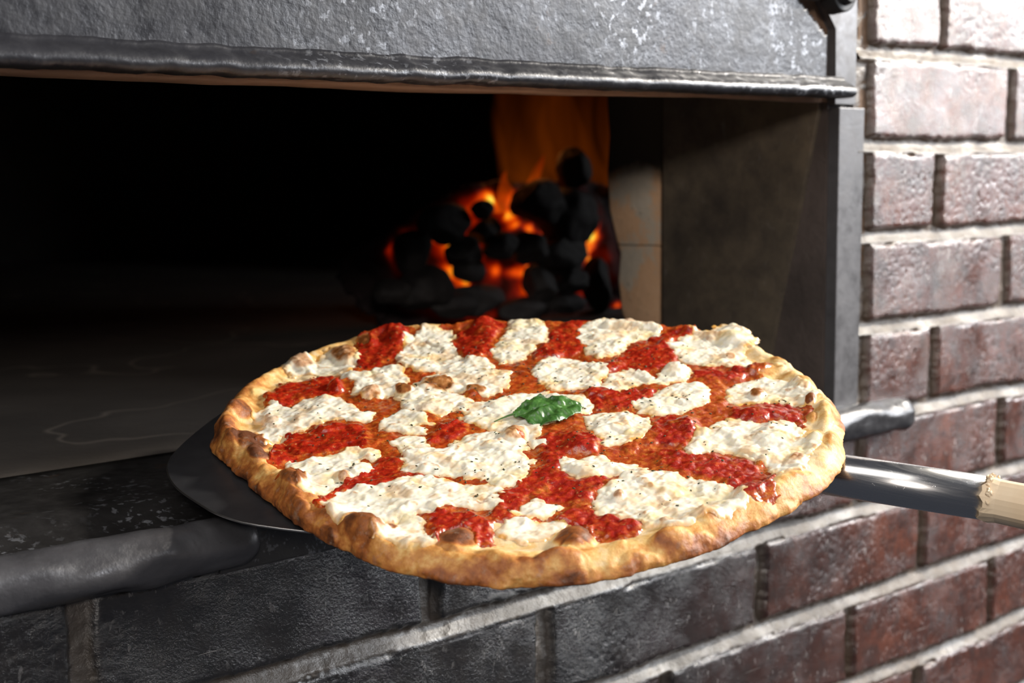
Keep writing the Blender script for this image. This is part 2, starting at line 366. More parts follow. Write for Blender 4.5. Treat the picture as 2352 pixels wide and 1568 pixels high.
# ------------------------------------------------------------------ brick wall (front facade)
def build_wall():
    dx = 0.0016
    xs = np.arange(-0.15, 1.86, dx); zs = np.arange(0.74, 1.64, dx)
    X, Zz = np.meshgrid(xs, zs)
    # slight waviness of the courses
    Xw = X + 0.0016*fbm(X*9, Zz*9, 3, 2); Zw = Zz + 0.0022*fbm(X*6, Zz*6, 11, 3)
    pitch = 0.0766; z0 = 1.4434; L = 0.2315
    k = np.floor((Zw - z0)/pitch + 1e-9).astype(int)
    fz = (Zw - z0) - k*pitch            # 0 at joint centre below brick
    fz2 = np.where(fz > pitch/2, fz-pitch, fz)    # distance from nearest joint centre
    offs = np.where(k % 2 == 0, 1.1250, 1.2460)
    offs = np.where(k <= -6, offs - 0.012, offs)
    fx = (Xw - offs)/L; j = np.floor(fx).astype(int); fx = (fx - j)*L
    # every course of the upper right starts right beside the frame
    dxj = np.minimum(fx, L-fx)
    dxj = np.where((X < 1.06) & (X > 1.0) & (Zz > 1.15), np.clip(X-1.0165, 0, None), dxj)
    rag = 0.0011*fbm(X*60, Zz*60, 21, 3) + 0.0006*fbm(X*260, Zz*260, 22, 2)
    hv = 0.0062 + 0.0018*vn(j*1.7, k*2.3, 31)
    hb = 0.0060
    db = np.minimum(fz - hb, pitch - hb - fz) ; dv = dxj - hv
    r = 0.0035
    inside = np.where((db < r) & (dv < r), r - np.hypot(np.clip(r-db, 0, None), np.clip(r-dv, 0, None)), np.minimum(db, dv)) + rag
    e = np.clip(inside/0.004, 0, 1); prof = np.sqrt(np.clip(1-(1-e)**2, 0, 1))
    tone = (_h(j.astype(np.int64), k.astype(np.int64), np.zeros_like(j, dtype=np.int64), 77))
    brick = 0.0075 + 0.0012*(tone-0.5) + 0.0010*fbm(X*14, Zz*14, 41, 2) + 0.00016*fbm(X*95, Zz*95, 44, 3)
    brick += 0.0015*(_h(j.astype(np.int64), k.astype(np.int64), np.ones_like(j, dtype=np.int64), 5)-0.5)*fx/L
    # pits and crumbs along the arrises
    pit = np.clip(0.26-worley(X*120, Zz*120, 9), 0, 1); brick -= 0.004*pit*sst(fbm(X*10, Zz*10, 8, 2), 0.0, 0.5)
    # mortar: weathered bed joint rising towards the brick below it
    wj = np.clip((fz2 + hb)/(2*hb), 0, 1)             # 0 at the bottom edge (brick below), 1 under the brick above
    mort = 0.0008 + 0.0060*np.clip(1-wj*1.55, 0, 1)**1.1
    vert = 0.0008 + 0.001*fbm(X*30, Zz*30, 55, 2)
    inbed = np.abs(fz2) < hb+0.001
    mh = np.where(inbed, mort, vert) + 0.0008*fbm(X*40, Zz*40, 61, 4) + 0.0004*fbm(X*220, Zz*220, 62, 2)
    h = mh + np.clip(brick-mh, 0, None)*prof
    ledge = sst(inside, 0.0, 0.0015)
    soot = sst(1.02 - X + 0.10*fbm(X*5, Zz*5, 71, 3) - 0.42*np.clip(1.12-Zz, 0, 1) , -0.10, 0.32)
    soot = np.where(Zz > 1.15, sst(1.05-X+0.02*fbm(X*9, Zz*9, 72, 2), 0.0, 0.10)*0.7, soot)
    pale = np.where(Zz > 1.36, 0.10, 0.0) + 0.25*sst(fbm(X*22, Zz*16, 73, 4), 0.25, 0.7)*sst(Zz, 1.0, 1.3)
    pale = pale*(1-soot)
    V = np.stack([X.ravel(), -h.ravel(), Zz.ravel()], 1)
    cx = (X[:-1, :-1]+X[1:, 1:])/2; cz = (Zz[:-1, :-1]+Zz[1:, 1:])/2
    mask = (cx > 1.004) | (cz < 1.150)
    F = grid_faces(mask)
    A = dict(mortar=(1-ledge).ravel(), soot=soot.ravel(), tone=tone.ravel(), pale=pale.ravel())
    V, F, A = compact(V, F, A)
    o = np_mesh('wall_front', V, F, M_wall, None, A)
    put(o, kind='structure')
build_wall()
# masonry core behind the face, so the wall has its real thickness
put(box('wall_right', (1.012, 0.004, 0.74), (1.86, 0.24, 1.64), M_dark), kind='structure')
put(box('wall_left', (-0.9, 0.004, 0.74), (0.95, 0.30, 1.128), M_dark), kind='structure')

# ------------------------------------------------------------------ oven interior
put(box('floor', (-0.9, 0.1795, 1.10), (2.0, 2.3, 1.1598), M_stone), kind='structure')
put(box('wall_back', (-0.9, 2.3, 1.10), (2.0, 2.4, 1.75), M_dark), kind='structure')
put(box('ceiling', (-0.9, 0.20, 1.62), (2.0, 2.4, 1.70), M_dark), kind='structure')
put(box('wall_chamber_left', (-1.0, 0.0, 1.10), (-0.9, 2.4, 1.75), M_dark), kind='structure')
put(box('wall_chamber_right', (2.0, 0.24, 1.10), (2.1, 2.4, 1.75), M_dark), kind='structure')
# arch of brick just behind the iron front
def soffit():
    xs = np.linspace(-0.6, 1.0, 200); V = []; F = []
    for i, x in enumerate(xs):
        d = 0.055 + 0.004*float(fbm(np.array([x*9]), np.array([0.3]), 5, 3)[0])
        d *= 1.0 if x < 0.60 else max(0.15, 1-(x-0.60)/0.25)
        zb = 1.4005 + 0.0008*float(fbm(np.array([x*14]), np.array([2.3]), 6, 3)[0])
        for (y, z) in ((0.002, zb), (d, zb), (d+0.01, zb+0.03), (0.23, 1.63), (0.002, 1.63)): V.append((x, y, z))
    n = 5
    for i in range(len(xs)-1):
        for k in range(n):
            a = i*n+k; b = i*n+(k+1) % n; F.append((a, b, b+n, a+n))
    o = np_mesh('trim_1', V, F, M_soffit, None, None, False); put(o, kind='structure')
soffit()
# right reveal: worn firebrick end beyond two iron plates
def reveal():
    zs = np.linspace(1.16, 1.64, 160); V = []; F = []
    prof = [(1.16, 0.208), (1.19, 0.222), (1.215, 0.238), (1.245, 0.243), (1.27, 0.240), (1.285, 0.246), (1.31, 0.254), (1.345, 0.257), (1.38, 0.254), (1.41, 0.257), (1.64, 0.257)]
    for z in zs:
        ye = np.interp(z, [p[0] for p in prof], [p[1] for p in prof])
        for q in range(8):
            a = q/7*math.pi/2; V.append((0.976+0.010*(1-math.cos(a)) , ye-0.010+0.010*math.sin(a), z)) if q else V.append((0.976, 0.12, z))
        V.append((1.012, ye, z)); V.append((1.012, 0.12, z))
    n = 10
    for i in range(len(zs)-1):
        for k in range(n):
            a = i*n+k; b = i*n+(k+1) % n; F.append((a, b, b+n, a+n))
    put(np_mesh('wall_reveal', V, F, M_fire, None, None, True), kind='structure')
reveal()
pan = empty('reveal_lining', (0.974, 0.09, 1.16))
put(pan, 'smoke stained iron plates lining the right side of the oven mouth', 'oven lining')
def in_world(o, parent):
    o.parent = parent; o.matrix_parent_inverse = Matrix.Translation(parent.location).inverted(); return o
in_world(prism('back_plate', [(0.004, 1.16), (0.10, 1.16), (0.10, 1.62), (0.004, 1.62)], 0, 0.9745, 1.0, M_plate), pan)
in_world(prism('front_plate', [(0.060, 1.16), (0.176, 1.16), (0.176, 1.62), (-0.002+0.012, 1.62), (0.0092, 1.395), (0.030, 1.30), (0.0456, 1.234)], 0, 0.9695, 0.9742, M_panel, bevel=0.0006), pan)

# ------------------------------------------------------------------ iron front above the mouth
def heightplate(name, xs, zs, yfun, inside, mat, parent, thick=0.006):
    X, Zz = np.meshgrid(xs, zs); Y = yfun(X, Zz)
    V = np.stack([X.ravel(), Y.ravel(), Zz.ravel()], 1)
    cx = (X[:-1, :-1]+X[1:, 1:])/2; cz = (Zz[:-1, :-1]+Zz[1:, 1:])/2
    F = grid_faces(inside(cx, cz)); V, F, _ = compact(V, F, {})
    o = np_mesh(name, V, F, mat); 
    md = o.modifiers.new('thickness', 'SOLIDIFY'); md.thickness = thick; md.offset = -1 
    return o
hood = empty('oven_hood', (0.5, -0.01, 1.402)); put(hood, 'blackened cast iron front plate above the oven mouth with a rolled lower lip', 'oven hood')
def yplate(X, Z):
    y = -0.016 - 0.0010*fbm(X*9, Z*9, 3, 2) - 0.00012*fbm(X*60, Z*60, 5, 3)
    return y
def ins_plate(x, z):
    right = np.where(z < 1.449, 0.9470, 0.9470 - (z-1.449)*1.45)
    right = np.where(z > 1.478, 0.9515-0.045, right)
    return x < right
in_world(heightplate('plate', np.arange(-0.5, 0.953, 0.002), np.arange(1.409, 1.62, 0.002), yplate, ins_plate, M_iron, hood, 0.008), hood)
def lip():
    prof = [(-0.012, 1.4175), (-0.0168, 1.4163), (-0.0175, 1.4148), (-0.0185, 1.4130), (-0.0215, 1.4118), (-0.0265, 1.4095), (-0.0290, 1.4060), (-0.0285, 1.4025), (-0.0250, 1.4005), (-0.012, 1.4000), (-0.006, 1.401), (-0.006, 1.4175)]
    prof = [(y, z+0.0) for y, z in prof]
    xs = np.linspace(-0.5, 0.967, 500); V = []; F = []
    for x in xs:
        a = fbm(np.array([x*25, x*70]), np.array([1., 2.]), 8, 3)
        dz = 0.0028*max(0, 1-abs(x-0.97)/0.5)+0.0022*0
        for (y, z) in prof: V.append((x, y+0.0006*a[0], z+0.0006*a[1]+dz))
    n = len(prof)
    for i in range(len(xs)-1):
        for k in range(n):
            p = i*n+k; q = i*n+(k+1) % n; F.append((p, q, q+n, p+n))
    V2 = V; me = np_mesh('lip', V2, F, M_iron)
    return me
in_world(lip(), hood)
bm = bmesh.new(); bmesh.ops.create_uvsphere(bm, u_segments=24, v_segments=14, radius=1)
for v in bm.verts: v.co = Vector((0.925+v.co.x*0.022+0.004*math.sin(9*v.co.z), -0.018+v.co.y*0.010, 1.487+v.co.z*0.012))
in_world(bm_obj('hinge_boss', bm, M_iron_dark, None, True), hood)
# frame: strip right of the hood, knob
fr = empty('iron_surround', (0.99, 0, 1.40)); put(fr, 'grey iron strip with a round hinge pin between the oven hood and brick wall', 'oven surround')
put(prism('trim_3', [(0.88, 1.41), (0.99, 1.41), (0.99, 1.62), (0.88, 1.62)], 1, 0.0035, 0.006, M_iron_dark), kind='structure')
in_world(prism('upright', [(0.9705, 1.3985), (0.9985, 1.3985), (0.9985, 1.62), (0.932, 1.62), (0.932, 1.500), (0.9705, 1.458)], 1, -0.0065, 0.0015, M_post, bevel=0.0008), fr)
bm = bmesh.new(); bmesh.ops.create_cone(bm, cap_ends=True, segments=40, radius1=0.0165, radius2=0.0150, depth=0.014)
bmesh.ops.rotate(bm, verts=bm.verts, cent=(0, 0, 0), matrix=Matrix.Rotation(math.radians(90), 3, 'X'))
bmesh.ops.translate(bm, verts=bm.verts, vec=(0.9555, -0.018, 1.4835))
pin = in_world(bm_obj('hinge_pin', bm, M_iron_dark, None, False, 0.0012), fr)
bm = bmesh.new(); bmesh.ops.create_cone(bm, cap_ends=True, segments=40, radius1=0.0105, radius2=0.0085, depth=0.006)
bmesh.ops.rotate(bm, verts=bm.verts, cent=(0, 0, 0), matrix=Matrix.Rotation(math.radians(90), 3, 'X'))
bmesh.ops.translate(bm, verts=bm.verts, vec=(0.9555, -0.028, 1.4835))
pc = bm_obj('pin_cap', bm, M_iron_dark, None, False, 0.0008); pc.parent = pin
# post
post = prism('oven_post', [(0.9765, 1.152), (1.0095, 1.152), (1.0115, 1.3965), (0.9765, 1.3965)], 1, -0.0065, 0.004, M_post, bevel=0.0009)
put(post, 'worn grey iron post at the right edge of the oven mouth', 'post')
put(box('trim_2', (1.0085, -0.0005, 1.14), (1.0235, 0.006, 1.64), mat_soot('gap_mortar', (0.10, 0.055, 0.03), (0.20, 0.12, 0.07), 0.8, 40)), kind='structure')

# ------------------------------------------------------------------ sill
sill = empty('oven_sill', (0.3, 0.05, 1.16)); put(sill, 'black iron sill with a rounded front bar along the oven mouth', 'oven sill')
def sweep(name, xs, fn, mat, closed_caps=True):
    V = []; F = []
    n = None
    for x in xs:
        p = fn(x); n = len(p); V += [(x, y, z) for y, z in p]
    for i in range(len(xs)-1):
        for k in range(n):
            a = i*n+k; b = i*n+(k+1) % n; F.append((a, b, b+n, a+n))
    return np_mesh(name, V, F, mat)
def plate_fn(x):
    a = float(fbm(np.array([x*8.]), np.array([4.]), 12, 2)[0])*0.0012
    top = [(0.1795, 1.1600), (0.165, 1.1602), (0.12, 1.1598), (0.07, 1.1600), (0.058, 1.1596), (0.050, 1.1560), (0.035, 1.1515), (0.018, 1.1505), (0.004, 1.1530), (-0.006, 1.1545)]
    return [(y, z+a*(0.3 if y > 0.1 else 1)) for y, z in top]+[(-0.006, 1.13), (0.1795, 1.13)]
in_world(sweep('plate', np.linspace(-0.5, 0.9765, 260), plate_fn, M_sill), sill)
def bar_fn(x, e0, e1, r0=0.0148, yc=-0.0125, zc=1.1455):
    k = 1.0
    for e, s in ((e0, 1), (e1, -1)):
        d = (x-e)*s
        if d < 0.014: k = min(k, math.sqrt(max(0.0, 1-(1-max(d, 0)/0.014)**2))*0.5+0.5 if d > 0 else 0.02)
    out = []
    for q in range(28):
        t = q/28*2*math.pi
        nn = fbm(np.array([x*22, x*60]), np.array([t*1.2, t*3]), 14, 3)
        r = r0*k + (0.0017*nn[0]+0.0005*nn[1])*k
        out.append((yc+r*1.02*math.cos(t), zc+r*math.sin(t)))
    return out
def bar(e0, e1, n, zf=lambda x: 0, r0=0.0148):
    xs = [e0-0.0002]+list(np.linspace(e0+0.0002, e0+0.014, 8))+list(np.linspace(e0+0.016, e1-0.016, n))+list(np.linspace(e1-0.014, e1-0.0002, 8))+[e1+0.0002]
    return sweep('front_bar', xs, lambda x: [(y, z+zf(x)) for y, z in bar_fn(x, e0, e1, r0)], M_bar)
in_world(bar(-0.5, 0.418, 340, lambda x: 0.0015), sill)
b2 = in_world(bar(0.58, 1.074, 240, lambda x: -0.0065, 0.0135), sill)
in_world(prism('back_strip', [(0.3995, 1.128), (1.0, 1.128), (1.0, 1.1535), (0.3995, 1.1535)], 1, -0.0085, 0.0, M_sill, bevel=0.001), sill)

# measured outlines in mm on the pizza plane, and world metres for the fire
PC=[0.57437,-0.07384,1.20409]
PN=[-0.15886,-0.16011,0.97423]
CHEESE=[[(-56.3,181.0),(-42.9,187.4),(-36.5,183.1),(-38.5,168.6),(-17.1,181.5),(-7.2,177.2),(-13.2,156.6),(-30.3,140.4),(-38.9,141.4),(-49.0,148.9),(-56.2,156.0),(-63.5,163.1)],[(-39.9,140.0),(-29.9,130.2),(-11.4,131.9),(-4.1,124.7),(-8.2,109.0),(-16.7,98.1),(-38.7,87.3),(-46.0,87.7),(-52.0,95.7),(-50.6,107.9),(-39.9,120.7),(-42.1,132.5)],[(37.3,163.6),(51.6,166.5),(62.3,155.9),(59.5,141.7),(49.1,135.4),(36.4,115.8),(33.4,98.1),(18.3,87.9),(9.5,99.0),(4.3,106.6),(-0.8,116.5),(-1.0,126.7),(10.2,141.4),(24.8,153.8)],[(16.7,91.9),(38.1,103.7),(42.6,89.1),(36.0,75.6),(38.8,65.5),(30.4,52.2),(18.5,49.8),(4.7,45.0),(5.8,57.5),(-2.4,61.0),(-7.6,66.1),(-6.8,76.8),(-14.6,86.7),(-14.1,93.3),(-3.3,97.0)],[(-33.9,91.7),(-23.4,95.3),(-17.6,84.9),(-8.5,66.9),(-7.2,47.7),(-18.7,41.4),(-36.6,41.8),(-40.6,49.9),(-46.3,59.7),(-41.3,72.0)],[(-117.8,120.6),(-100.0,124.8),(-94.8,115.4),(-80.8,119.3),(-70.2,115.7),(-63.3,106.7),(-68.2,89.5),(-68.4,81.1),(-62.6,71.2),(-71.5,63.1),(-79.8,71.2),(-88.2,79.4),(-101.6,80.1),(-111.6,81.7),(-118.1,84.0),(-129.3,79.2),(-136.4,78.3),(-126.5,96.1),(-116.8,102.9),(-121.9,112.0)],[(-21.5,39.8),(-6.7,42.8),(5.7,35.1),(20.7,33.9),(34.3,25.2),(35.5,28.6),(32.3,18.1),(44.7,1.6),(41.0,-12.4),(31.0,-17.6),(20.3,-13.5),(3.9,-14.1),(-5.0,-13.5),(-21.6,-25.0),(-18.5,-31.8),(-26.3,-31.8),(-18.4,-16.4),(-21.4,-9.6),(-27.6,0.4),(-32.1,12.7),(-29.7,22.7)],[(-81.4,29.0),(-70.6,30.1),(-65.8,21.6),(-67.7,12.0),(-65.5,2.3),(-49.6,6.0),(-37.7,6.2),(-30.3,-0.9),(-25.1,-13.8),(-24.0,-22.6),(-40.6,-32.9),(-38.8,-45.5),(-50.5,-52.0),(-58.6,-54.6),(-63.6,-63.4),(-75.9,-58.3),(-75.6,-48.5),(-81.7,-39.3),(-88.5,-27.7),(-93.8,-17.4),(-98.4,-6.0),(-92.1,5.8),(-85.6,14.2)],[(-68.2,55.9),(-57.7,62.2),(-47.2,60.5),(-42.5,47.5),(-49.1,37.3),(-55.9,39.8),(-58.9,26.7),(-66.3,31.9),(-69.5,40.9),(-73.4,50.8)],[(-140.7,45.5),(-131.5,43.8),(-117.5,41.2),(-106.4,38.0),(-93.6,25.6),(-96.8,21.3),(-104.7,17.9),(-106.3,23.1),(-110.8,9.5),(-116.9,4.9),(-127.5,4.7),(-132.0,5.6),(-139.1,-0.9),(-149.1,-4.4),(-156.4,-0.6),(-159.6,5.6),(-147.3,20.3),(-147.1,33.9)],[(-156.5,-13.3),(-144.6,-8.7),(-130.8,-8.9),(-119.6,-13.0),(-106.0,-15.9),(-96.1,-23.7),(-90.1,-36.3),(-89.4,-45.3),(-78.8,-52.1),(-77.4,-60.1),(-88.9,-74.8),(-95.6,-77.8),(-101.4,-69.1),(-108.7,-62.2),(-120.3,-54.1),(-131.7,-52.4),(-141.6,-49.0),(-147.6,-37.2),(-157.3,-37.0),(-165.4,-38.2),(-163.3,-28.3)],[(-161.3,-62.3),(-149.5,-56.3),(-142.2,-51.4),(-134.5,-52.8),(-131.4,-61.7),(-138.5,-75.5),(-148.0,-88.9),(-150.3,-81.2),(-158.9,-81.3),(-159.4,-72.6)],[(-108.4,-95.6),(-99.9,-91.8),(-90.6,-96.3),(-85.5,-104.1),(-88.5,-99.8),(-80.7,-110.3),(-92.9,-119.0),(-105.5,-112.7),(-106.8,-114.2),(-111.1,-104.5)],[(-91.3,-88.1),(-81.7,-84.9),(-70.5,-86.2),(-73.4,-83.3),(-69.8,-88.4),(-67.7,-95.1),(-78.3,-100.5),(-88.4,-96.8),(-86.3,-97.4)],[(106.7,138.3),(114.0,134.0),(121.9,126.3),(118.3,112.2),(96.4,88.7),(86.5,87.7),(71.6,81.1),(59.9,79.7),(49.0,82.8),(57.9,99.9),(79.4,116.5),(97.0,127.4)],[(133.8,96.9),(153.3,95.2),(164.6,92.9),(173.5,84.2),(176.7,72.0),(171.3,54.0),(156.7,45.9),(146.3,50.6),(136.9,48.9),(113.2,40.4),(103.2,45.0),(100.1,58.4),(109.9,64.7),(117.0,79.5)],[(148.1,27.1),(162.2,29.4),(177.6,30.8),(195.3,30.4),(209.2,28.2),(209.3,10.8),(200.8,-3.1),(192.7,-11.4),(184.0,-13.6),(161.4,-32.4),(154.2,-25.4),(143.4,-14.8),(138.9,-0.3),(144.4,14.9)],[(66.3,65.8),(80.8,64.4),(87.8,54.9),(92.7,39.9),(90.6,27.0),(82.1,25.6),(84.1,18.7),(73.3,15.0),(58.9,5.7),(51.7,17.4),(42.1,26.8),(45.9,41.7),(52.5,54.5)],[(69.7,11.4),(79.5,16.0),(89.4,13.5),(101.0,14.3),(101.8,1.4),(101.3,-7.6),(121.0,2.2),(134.4,-1.0),(123.9,-15.4),(110.2,-21.1),(94.8,-15.4),(86.0,-6.9),(73.7,-8.6),(65.3,-5.0),(61.5,3.2)],[(57.9,-28.8),(73.8,-26.8),(89.2,-23.8),(106.1,-26.4),(113.9,-34.1),(107.5,-46.1),(94.6,-55.8),(82.6,-57.0),(68.3,-55.8),(59.9,-47.8),(55.5,-39.2)],[(117.7,-51.5),(129.5,-49.3),(141.7,-51.8),(155.7,-56.1),(155.5,-74.7),(151.1,-84.1),(145.9,-97.0),(134.2,-103.0),(125.9,-94.9),(122.4,-82.8),(113.2,-78.3),(108.8,-65.2),(110.3,-57.8)],[(36.3,-92.2),(59.2,-83.7),(75.0,-78.9),(86.3,-85.7),(89.9,-97.4),(98.7,-101.9),(104.5,-111.6),(96.4,-123.6),(87.3,-141.5),(74.3,-147.4),(59.2,-157.6),(48.3,-160.8),(38.9,-155.2),(41.7,-147.7),(48.5,-136.8),(47.9,-129.1),(49.3,-119.6),(47.9,-110.9),(40.9,-104.1),(29.9,-100.9)],[(24.1,-21.3),(36.6,-25.1),(46.6,-34.8),(50.6,-47.0),(36.6,-61.8),(24.0,-69.1),(15.7,-64.8),(3.9,-60.9),(8.4,-50.1),(16.3,-34.2)],[(-25.4,-54.9),(-20.9,-62.8),(-10.6,-69.2),(-6.5,-80.3),(-0.6,-89.5),(-7.9,-96.5),(-19.1,-92.6),(-28.4,-87.1),(-37.5,-78.4),(-37.7,-67.9)],[(-49.1,-103.5),(-38.6,-97.3),(-25.8,-96.3),(-19.1,-92.6),(-7.9,-96.5),(-0.6,-107.0),(2.9,-113.7),(6.6,-125.8),(9.8,-133.9),(8.5,-145.8),(4.4,-161.1),(-2.5,-166.8),(-15.7,-166.4),(-19.7,-168.5),(-29.3,-165.2),(-38.1,-162.7),(-48.0,-156.1),(-51.9,-146.5),(-50.0,-136.6),(-54.0,-126.8),(-56.5,-115.2)]]
SAUCE=[(8.7,187.3),(28.3,189.5),(40.5,185.3),(42.5,173.0),(54.5,163.6),(73.1,162.2),(90.2,158.6),(97.2,147.7),(105.7,134.0),(123.3,125.8),(138.5,114.8),(150.3,100.4),(162.8,86.7),(175.5,64.9),(185.7,49.6),(191.6,38.6),(186.7,24.3),(166.8,1.2),(166.4,-21.6),(173.0,-41.6),(170.8,-50.5),(150.7,-52.6),(149.8,-70.6),(143.0,-99.3),(120.2,-115.0),(101.0,-123.5),(90.8,-126.7),(68.9,-139.1),(42.2,-152.8),(15.6,-171.1),(2.1,-172.1),(-1.3,-162.0),(-28.6,-156.3),(-42.7,-139.5),(-56.3,-146.3),(-67.0,-152.1),(-81.8,-141.1),(-76.4,-110.6),(-87.6,-99.9),(-105.2,-89.8),(-122.8,-108.3),(-131.2,-103.4),(-124.0,-88.2),(-129.5,-82.9),(-148.5,-96.1),(-143.3,-79.3),(-131.8,-57.6),(-142.6,-40.5),(-164.8,-29.5),(-167.9,-16.4),(-156.8,-6.0),(-154.5,13.6),(-163.0,21.8),(-150.9,40.6),(-153.0,50.5),(-142.5,64.8),(-122.6,79.7),(-124.7,95.0),(-114.9,117.8),(-98.7,141.0),(-78.6,152.3),(-60.1,150.2),(-43.5,144.8),(-24.2,142.6),(-11.4,170.5)]
THICK=[[(-0.0,178.2),(14.2,186.4),(33.4,187.4),(43.7,182.9),(38.8,167.7),(24.8,153.8),(5.7,135.5),(-2.1,138.0),(-21.2,131.5),(-25.7,136.0),(-21.9,152.2),(-10.3,161.6)],[(58.5,142.7),(83.0,152.9),(96.3,151.6),(95.9,134.3),(73.5,116.8),(53.1,99.3),(37.6,99.1),(37.3,114.8),(50.0,134.4)],[(-100.0,138.0),(-89.4,145.8),(-74.0,149.3),(-63.1,145.8),(-45.5,140.6),(-44.1,129.7),(-55.0,112.2),(-66.8,110.1),(-80.8,119.3),(-95.7,116.2),(-100.0,124.8),(-105.2,129.8)],[(-150.8,51.6),(-146.7,62.1),(-132.5,78.3),(-117.3,83.2),(-109.9,76.0),(-89.9,76.9),(-79.1,62.4),(-86.9,42.1),(-100.0,31.8),(-108.0,39.5),(-119.9,43.5),(-136.3,48.4),(-148.3,45.6)],[(-60.7,24.5),(-45.9,30.2),(-31.4,24.3),(-39.1,11.5),(-50.4,6.7),(-64.3,16.3)],[(-103.1,20.0),(-93.6,14.6),(-93.7,3.7),(-101.5,-6.5),(-90.8,-27.2),(-96.9,-24.7),(-115.1,-13.9),(-125.6,-10.6),(-136.0,-7.2),(-148.9,-7.8),(-165.1,-20.5),(-165.5,-14.0),(-154.7,-5.4),(-137.7,1.1),(-129.0,6.2),(-113.9,5.4)],[(76.0,82.1),(93.8,85.9),(113.6,105.3),(137.6,110.7),(147.9,103.5),(128.1,91.0),(106.3,62.9),(88.5,59.4),(69.4,72.9)],[(83.0,24.7),(95.6,32.0),(134.1,46.2),(145.3,46.1),(161.5,46.7),(180.0,45.5),(183.5,30.7),(174.7,28.2),(150.9,29.7),(138.9,9.9),(116.6,1.5),(101.8,1.4),(93.7,14.2)],[(126.5,-13.1),(139.8,-16.3),(142.5,-28.7),(155.0,-31.2),(167.7,-33.6),(164.8,-40.8),(147.8,-43.6),(131.2,-41.6),(122.4,-33.1),(118.0,-24.0)],[(49.2,6.1),(59.8,4.9),(70.2,-5.3),(76.5,-16.0),(87.5,-22.1),(70.7,-28.1),(56.6,-31.8),(47.6,-27.4),(37.6,-17.6)],[(47.1,-51.9),(61.6,-49.4),(71.0,-62.7),(56.8,-81.3),(35.5,-91.5),(28.4,-77.1),(35.8,-61.0)],[(99.1,-68.8),(107.5,-77.0),(119.9,-80.4),(128.3,-92.9),(123.6,-105.4),(105.6,-120.6),(106.1,-113.2),(105.1,-104.0),(92.2,-95.6),(89.2,-80.3)],[(15.8,-79.9),(29.2,-85.4),(29.1,-100.1),(42.0,-108.9),(43.7,-121.5),(43.5,-135.5),(34.0,-153.8),(19.9,-166.4),(8.4,-168.0),(2.2,-159.0),(8.9,-149.5),(15.0,-132.2),(7.8,-121.9),(4.6,-105.0)],[(-70.0,-70.5),(-52.5,-60.5),(-37.5,-50.4),(-17.3,-25.3),(-4.0,-22.5),(8.2,-34.3),(6.5,-52.1),(-8.4,-63.9),(-20.4,-56.0),(-36.7,-65.3),(-42.2,-77.2),(-28.6,-90.3),(-38.6,-97.3),(-49.8,-102.8),(-63.1,-93.2),(-74.2,-82.6)],[(-82.0,-103.0),(-62.6,-100.0),(-56.1,-106.3),(-58.0,-116.8),(-55.5,-128.3),(-54.6,-141.0),(-62.9,-147.6),(-73.5,-143.2),(-79.7,-137.2),(-73.9,-131.4),(-75.1,-121.5),(-82.9,-114.0)],[(-79.0,-61.9),(-69.9,-64.1),(-52.2,-53.9),(-36.6,-51.3),(-53.6,-69.7),(-76.4,-80.5),(-91.3,-88.1),(-104.2,-90.7),(-107.1,-82.0),(-95.6,-77.8)],[(-125.9,-58.0),(-118.8,-58.7),(-105.7,-74.2),(-107.0,-91.0),(-121.3,-106.0),(-128.9,-101.6),(-122.4,-88.0),(-128.8,-78.9),(-150.9,-97.1),(-144.9,-83.5)]]
